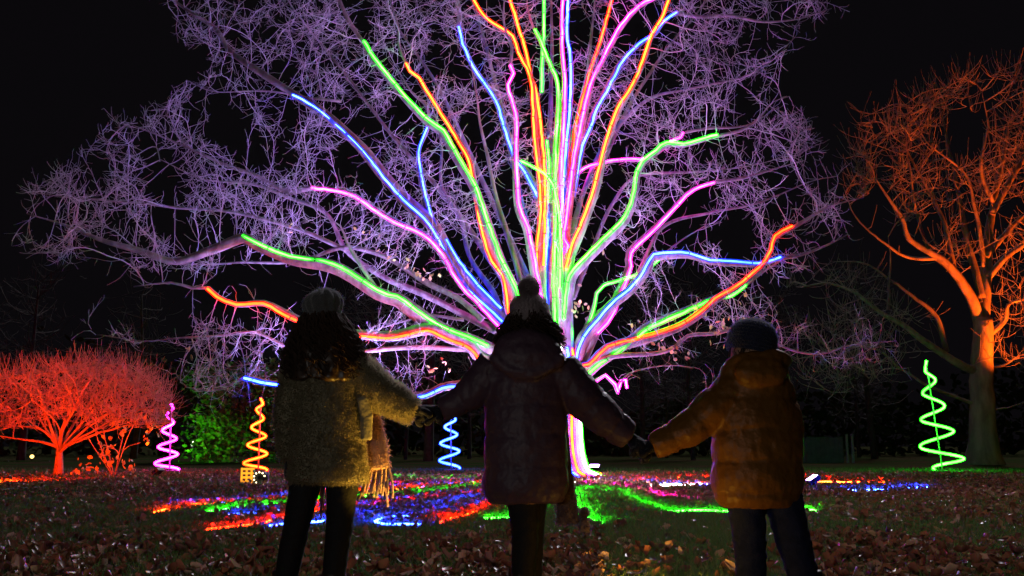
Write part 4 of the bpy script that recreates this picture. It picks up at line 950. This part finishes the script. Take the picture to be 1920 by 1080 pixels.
M_F1 = fibre_mat('fleece_fibre', (0.42, 0.37, 0.26), .7); M_F2 = fibre_mat('wool_fibre', (0.50, 0.42, 0.45), .7); M_F3 = fibre_mat('pink_fibre', (0.55, 0.30, 0.26)); M_F4 = fibre_mat('navy_fibre', (0.12, 0.13, 0.28), .7); M_F5 = fibre_mat('grey_fibre', (0.20, 0.20, 0.21), .7); M_F6 = fibre_mat('mauve_fibre', (0.22, 0.15, 0.17)); M_HC = fibre_mat('hair_strand', (0.06, 0.030, 0.020), .35)
# --- woman in the beret
arm_r = [(660,690,36,0),(700,728,36,0.01),(740,752,30,0.02),(776,772,24,0.02)]
arm_l = [(560,685,27,0),(543,750,24,0),(538,810,22,.02),(540,858,19,.05)]
legs1 = [[(577,885,30,0),(559,970,25,.01),(539,1060,22,.02),(524,1150,19,.03)], [(645,885,32,0),(638,970,25,0),(629,1060,22,-.01),(623,1150,19,-.02)]]
tor1 = [(638,606,26,.8,0),(652,606,42,.75,0),(668,608,56,.7,0),(700,610,61,.68,0),(760,613,62,.7,0),(830,614,66,.7,0),(880,615,70,.7,0),(903,616,71,.7,0)]
h1 = pp(782,772,.02); hb = pp(818,770,.03)
H1 = (h1, (pp(806,772) - pp(776,770)), (0.0, -.25, -1.0), .95, .85, 1); H1b = (pp(541,862,.05), (0, .25, -1), (1, .2, 0), .9, .5, 1)
t1, hc1 = figure('woman in fuzzy olive coat, grey beret and pink fringed scarf, long curly hair', (608,603,1.0), tor1, [arm_r, arm_l], legs1, [H1, H1b], 612)
mb, V, N = garment(tor1, [arm_r, arm_l], wr=.007, wsc=11)
M_TEDDY = mat('teddy_fleece', (0.22, 0.195, 0.13), 0.95, (0.29, 0.26, 0.18), 25, .5, 60, sheen=.4)
coat = part('coat', mb, M_TEDDY, t1)
part('fleece_pile', fuzz(V, N, 80000, .019, .0016), M_F1, coat, False, kind='stuff', off=np.array(t1.location))
mb = MB(); P = np.array([pp(683,745,-.07), pp(690,780,-.05), pp(689,825,-.04)]); mb.tubes(P, np.array([.028, .034, .03]), 12, caps=True, flat=.6); Vv, Nn, Q, T = fuse(mb, .008, 2); b = MB(); b.add(Vv, Q, T); part('pocket_flap', b, M_TEDDY, coat, off=np.array(t1.location))
trousers(t1, legs1, M_LEG); boots(t1, legs1, M_BOOT)
for hd in (H1, H1b):
    h = hand_mb(*hd); Vv, Nn, Q, T = fuse(h, .0045, 2); Vv = Vv + Nn * .0065; b = MB(); b.add(Vv, Q, T); part('glove', b, M_GLOVE, t1)
OUT1 = [(588,608,36),(602,609,46),(625,609,58),(655,609,72),(685,609,80),(715,609,78)]
mb = MB(); C, RX, RY = fine([(v, u, w * .86, .62, -.035) for v, u, w in OUT1], 16); mb.rings(C, RX, RY, 28); Vv, Nn, Q, T = fuse(mb, .011, 2); Vv = Vv + Nn * (.016 * vnoise(Vv * [1, 1, .45], 22, 1))[:, None]
b = MB(); b.add(Vv, Q, T); hair = part('hair', b, M_HAIR, t1)
part('curls', curls(OUT1, 460, .0046, .013, .15, -.02, v0=(588, 615)), M_HC, hair, kind='stuff', off=np.array(t1.location))
# beret
mb = MB(); mb.ball((0, 0, 0), (.100, .112, .078), 32, 20); mb.ball((.0, 0, -.040), (.090, .100, .050), 28, 12); mb.tubes(np.array([(0, 0, .066), (-.004, 0, .088)]), np.array([.008, .005]), 8, caps=True)
Vv, Nn, Q, T = fuse(mb, .006, 4); Vv = Vv + Nn * (.008 * vnoise(Vv, 14, 4) + .0035 * np.cos(np.arctan2(Vv[:, 1], Vv[:, 0]) * 14))[:, None]
ct, st_ = math.cos(R(14)), math.sin(R(14)); Vv = Vv @ np.array([[ct, 0, -st_], [0, 1, 0], [st_, 0, ct]]).T
BC = pp(607, 572, -.02); b = MB(); b.add(Vv + BC, Q, T); be = part('beret', b, mat('grey_felt', (0.085, 0.09, 0.10), .95, (.11, .11, .12), 30, .7, 110, sheen=.4), t1)
part('felt_nap', fuzz(Vv + BC, Nn, 5000, .005, .0010, 0), M_F5, be, False, kind='stuff', off=np.array(t1.location))
# fringed scarf
M_SCARF = mat('pink_scarf', (0.55, 0.30, 0.27), .95, (0.62, 0.40, 0.34), 30, .8, 100, sheen=.4)
def ribbon(path, widths, th, m, t, name, wave=.006, fz=3000, fm=None):
    P = smooth_path(np.array(path), .015); w = np.interp(np.linspace(0, 1, len(P)), np.linspace(0, 1, len(widths)), widths)
    mb = MB(); mb.tubes(P, w, 20, ref=(1, 0, 0), caps=True, flat=th); Vv, Nn, Q, T = fuse(mb, .007, 2); Vv = Vv + Nn * (wave * vnoise(Vv * [2, 1, .4], 16, 8))[:, None]
    b = MB(); b.add(Vv, Q, T); o = part(name, b, m, t); part('wool_fuzz', fuzz(Vv, Nn, fz * 2, .015, .0013), fm, o, False, kind='stuff', off=np.array(t.location)); return o
sc = ribbon([pp(650,660,.10), pp(688,730,.11), pp(694,790,.10), pp(702,840,.09), pp(706,880,.09)], [.045, .05, .046, .05, .058], .35, M_SCARF, t1, 'scarf', fm=M_F3)
for k in range(16):
    u0 = 688 + k * 2.4; a = pp(u0, 876, .09 + rng.normal(0, .012)); e = pp(u0 - 6 + (k - 8) * 1.6 + rng.normal(0, 2), 928 + rng.normal(0, 9), .09 + rng.normal(0, .02)); mb = MB()
    P = smooth_path(np.array([a, (a + e) / 2 + [rng.normal(0, .006), 0, 0], e]), .01); mb.tubes(P, .0058, 6, caps=True); part('fringe', mb, M_SCARF, sc, off=np.array(t1.location))
sc2 = ribbon([pp(604,720,.17), pp(605,800,.17), pp(605,885,.16), pp(605,904,.16)], [.05, .05, .05, .05], .3, M_SCARF, t1, 'scarf', fm=M_F3)
for k in range(10):
    u0 = 592 + k * 3.0; a = pp(u0, 900, .16); e = pp(u0 + rng.normal(0, 2) - 4, 976 + rng.normal(0, 10), .16 + rng.normal(0, .02)); mb = MB()
    mb.tubes(smooth_path(np.array([a, (a + e) / 2 + [rng.normal(0, .006), 0, 0], e]), .01), .0045, 6, caps=True); part('fringe', mb, M_SCARF, sc2, off=np.array(t1.location))

# --- woman in the pom-pom hat
arm2l = [(930,685,36,0),(893,728,34,.01),(858,753,26,.02),(828,768,22,.03)]
arm2r = [(1045,690,40,0),(1090,742,39,0),(1138,787,33,.01),(1180,818,26,.02)]
legs2 = [[(978,915,32,0),(984,990,25,-.01),(981,1070,22,-.02),(979,1150,18,-.03)], [(1002,915,28,.06),(1000,990,22,.06),(998,1070,19,.06),(997,1150,17,.06)]]
tor2 = [(622,990,30,.8,0),(640,990,48,.75,0),(662,990,68,.66,0),(700,989,77,.64,0),(780,986,75,.66,0),(850,986,77,.68,0),(905,986,79,.68,0),(930,986,76,.68,0),(942,987,66,.66,0)]
H2l = (pp(824,770,.03), (pp(796,776) - pp(824,770)), (0, .35, -1), .95, .9, -1); H2r = (pp(1186,824,.03), (pp(1206,842) - pp(1180,818)), (0, -.3, -1), .95, .9, 1)
t2, hc2 = figure('woman in dark plum quilted coat and pom-pom hat holding hands both sides', (993,600,1.0), tor2, [arm2l, arm2r], legs2, [H2l, H2r], 990)
M_PUFF = mat('plum_nylon', (0.070, 0.036, 0.062), .50, (0.09, 0.05, 0.08), 4, .35, 26, spec=.4)
def hood2(mb):
    mb.ball(pp(988, 668, -.11), (.175, .075, .125), 28, 18); a = np.linspace(R(200), R(340), 18)
    mb.tubes(np.array([pp(988, 655, -.12) + [math.cos(x) * .172, -.03 * abs(math.sin(x)), math.sin(x) * .135] for x in a]), .03, 12, ref=(0, 1, 0), caps=True)
mb, V, N = garment(tor2, [arm2l, arm2r], hood2, seam=.15, amp=.009, wr=.006, wsc=13, smooth=3); part('quilted_coat', mb, M_PUFF, t2)
trousers(t2, legs2, M_LEG); boots(t2, legs2, M_BOOT)
for hd in (H2l, H2r):
    h = hand_mb(*hd); Vv, Nn, Q, T = fuse(h, .0045, 2); Vv = Vv + Nn * .0065; b = MB(); b.add(Vv, Q, T); part('glove', b, M_GLOVE, t2)
OUT2 = [(585,992,34),(600,992,42),(615,993,54),(635,993,62),(655,993,66)]
mb = MB(); C, RX, RY = fine([(v, u, w * .8, .62, -.03) for v, u, w in OUT2[:4]], 12); mb.rings(C, RX, RY, 26); Vv, Nn, Q, T = fuse(mb, .011, 2); b = MB(); b.add(Vv, Q, T); hair2 = part('hair', b, M_HAIR, t2)
part('curls', curls(OUT2, 190, .0045, .013, .12, -.02, (-130, 130), (585, 600), (625, 658), 60), M_HC, hair2, kind='stuff', off=np.array(t2.location))
# knitted hat
M_KNIT = mat('oat_knit', (0.46, 0.38, 0.42), .95, (0.55, 0.46, 0.5), 40, .8, 110, sheen=.4)
vv = np.linspace(606, 553, 34); hw = np.interp(-vv, [-606, -602, -590, -586, -575, -565, -558, -553], [35, 38, 37.5, 35.5, 34.5, 30, 22, 6]) * S
a = np.arange(120) * 2 * np.pi / 120; rib = 1 + .022 * np.cos(a * 30); Vh = np.zeros((34, 120, 3))
for i in range(34):
    c = pp(992, vv[i], -.005); row = 1 + .012 * math.cos(i * math.pi); Vh[i, :, 0] = c[0] + np.cos(a) * hw[i] * rib * row; Vh[i, :, 1] = c[1] + np.sin(a) * hw[i] * 1.12 * rib * row; Vh[i, :, 2] = c[2]
idx = np.arange(34 * 120).reshape(34, 120); A = idx[:-1]; B = np.roll(A, -1, 1); Dd = idx[1:]; Cc = np.roll(Dd, -1, 1); mb = MB(); mb.add(Vh.reshape(-1, 3), np.stack([A, B, Cc, Dd], -1).reshape(-1, 4)); hat2 = part('knit_hat', mb, M_KNIT, t2)
Vf = Vh.reshape(-1, 3); Nf = Vf - Vf.mean(0); Nf /= np.linalg.norm(Nf, axis=1, keepdims=True); part('wool_fuzz', fuzz(Vf, Nf, 11000, .013, .0013, 0), M_F2, hat2, False, kind='stuff', off=np.array(t2.location))
mb = MB(); mb.ball(pp(992, 541, -.005), .043, 20, 14); pom = part('pom_pom', mb, M_KNIT, hat2, off=np.array(t2.location)); Vp = np.concatenate(mb.V); Np = Vp - pp(992, 541, -.005); Np /= np.linalg.norm(Np, axis=1, keepdims=True) + 1e-9
hat2['label'] = 'ribbed pale knit hat with a round pom-pom'
part('pom_strands', fuzz(Vp, Np, 6000, .024, .0016, 0, .35), M_F2, hat2, False, kind='stuff', off=np.array(t2.location))
# her scarf end and tassel
M_SC2 = mat('mauve_scarf', (0.15, 0.10, 0.11), .95, (0.2, 0.14, 0.15), 30, .8, 100, sheen=.4)
s2 = ribbon([pp(1040,690,.13), pp(1054,770,.12), pp(1058,860,.10), pp(1063,930,.09), pp(1067,984,.08)], [.03, .032, .036, .046, .062], .3, M_SC2, t2, 'scarf', fz=5000, fm=M_F6)
mb = MB(); mb.tubes(smooth_path(np.array([pp(1082, 900, .08), pp(1092, 940, .07), pp(1098, 962, .07)]), .02), .003, 6, caps=True); part('cord', mb, M_SC2, s2, off=np.array(t2.location))
tc_ = pp(1098, 965, .07); mb = MB(); mb.ball(tc_, (.017, .017, .019), 16, 10); mb.rings(np.array([tc_ + [0, 0, -.092], tc_ + [0, 0, -.06], tc_ + [0, 0, -.03], tc_ + [0, 0, -.012]]), [.026, .029, .022, .008], [.026, .029, .022, .008], 20)
ta = part('tassel', mb, M_SC2, s2, off=np.array(t2.location)); Vt = np.concatenate(mb.V); Nt = Vt - (tc_ + [0, 0, -.04]); Nt /= np.linalg.norm(Nt, axis=1, keepdims=True); part('tassel_strands', fuzz(Vt, Nt, 2400, .015, .0013, .2), M_F6, s2, False, kind='stuff', off=np.array(t2.location))

# --- boy
arm3l = [(1385,728,38,0),(1335,770,37,0),(1285,808,30,.01),(1226,838,23,.02)]
arm3r = [(1448,738,30,0),(1470,778,32,0),(1480,830,27,.03),(1478,872,22,.10)]
legs3 = [[(1394,925,35,0),(1404,1000,31,0),(1408,1075,27,0),(1410,1150,24,0)], [(1466,925,36,0),(1485,1000,32,.01),(1507,1075,28,.02),(1530,1150,25,.03)]]
tor3 = [(672,1420,46,.72,0),(680,1416,54,.72,-.01),(692,1413,63,.72,-.01),(706,1415,62,.7,0),(730,1417,69,.66,0),(760,1418,75,.66,0),(790,1419,80,.66,0),(860,1420,83,.68,0),(910,1420,83,.68,0),(935,1421,78,.68,0),(950,1423,62,.66,0)]
H3l = (pp(1224,838,.0), (pp(1194,838) - pp(1222,838)), (0, .3, -1), .85, .9, -1); H3r = (pp(1478,880,.11), (-.1, .4, -1), (-1, .2, 0), .85, .5, -1)
t3, hc3 = figure('boy in mustard padded jacket, navy knit beanie and dark jeans holding hands', (1402,640,1.12), tor3, [arm3l, arm3r], legs3, [H3l, H3r], 1425, turn=R(38))
M_MUST = mat('mustard_nylon', (0.24, 0.098, 0.014), .45, (0.20, 0.082, 0.012), 5, .4, 24, spec=.35)
def hood3(mb): mb.tubes(np.array([pp(1418, 684, 0) + [.142 * math.sin(x), -.105 * math.cos(x), .03 * math.cos(x) + .012 * math.sin(x)] for x in np.linspace(R(-110), R(110), 26)]), .032, 12, ref=(0, 0, 1), caps=True); mb.ball(pp(1415, 700, -.115), (.135, .05, .075), 24, 14)
mb, V, N = garment(tor3, [arm3l, arm3r], hood3, seam=.155, amp=.012, wr=.007, wsc=12, smooth=3); part('padded_jacket', mb, M_MUST, t3)
trousers(t3, legs3, M_JEAN, .007); boots(t3, legs3, M_BOOT)
for hd in (H3l, H3r):
    h = hand_mb(*hd); Vv, Nn, Q, T = fuse(h, .0045, 2); Vv = Vv + Nn * .0065; b = MB(); b.add(Vv, Q, T); part('glove', b, M_GLOVE, t3)
mb = MB(); C0 = pp(1411, 634, -.004)
nz, na = 44, 150; zz_ = np.linspace(0, 1, nz); prof = np.interp(zz_, [0, .06, .2, .42, .62, .8, .92, .98, 1], [41, 43.5, 45.5, 45, 42, 34, 22, 11, 1]) * S; a = np.arange(na) * 2 * np.pi / na; Vb = np.zeros((nz, na, 3))
for i, z in enumerate(zz_):
    row = 1 + .022 * math.sin(i * math.pi / 2.2); st = 1 + .018 * np.sin(a * 34 + (i % 5) * 1.2); Vb[i, :, 0] = np.cos(a) * prof[i] * row * st; Vb[i, :, 1] = np.sin(a) * prof[i] * 1.12 * row * st; Vb[i, :, 2] = (z * 67 - 29) * S
ct, st_ = math.cos(R(-13)), math.sin(R(-13)); Vb = Vb.reshape(-1, 3) @ np.array([[ct, 0, -st_], [0, 1, 0], [st_, 0, ct]]).T + C0
idx = np.arange(nz * na).reshape(nz, na); A = idx[:-1]; B = np.roll(A, -1, 1); Dd = idx[1:]; Cc = np.roll(Dd, -1, 1); mb.add(Vb, np.stack([A, B, Cc, Dd], -1).reshape(-1, 4))
bn = part('knit_beanie', mb, mat('navy_knit', (0.018, 0.022, 0.065), .95, (0.03, 0.035, 0.09), 40, .8, 110, sheen=.35), t3)
Nb = Vb - Vb.mean(0); Nb /= np.linalg.norm(Nb, axis=1, keepdims=True); part('wool_fuzz', fuzz(Vb, Nb, 5000, .006, .0011, 0), M_F4, bn, False, kind='stuff', off=np.array(t3.location))
mb = curls([(640,1411,40),(672,1411,43)], 90, .004, .004, .10, 0, (-150, 150), (636, 645), (660, 672), 10); part('hair', mb, M_HAIR, t3, kind='stuff')
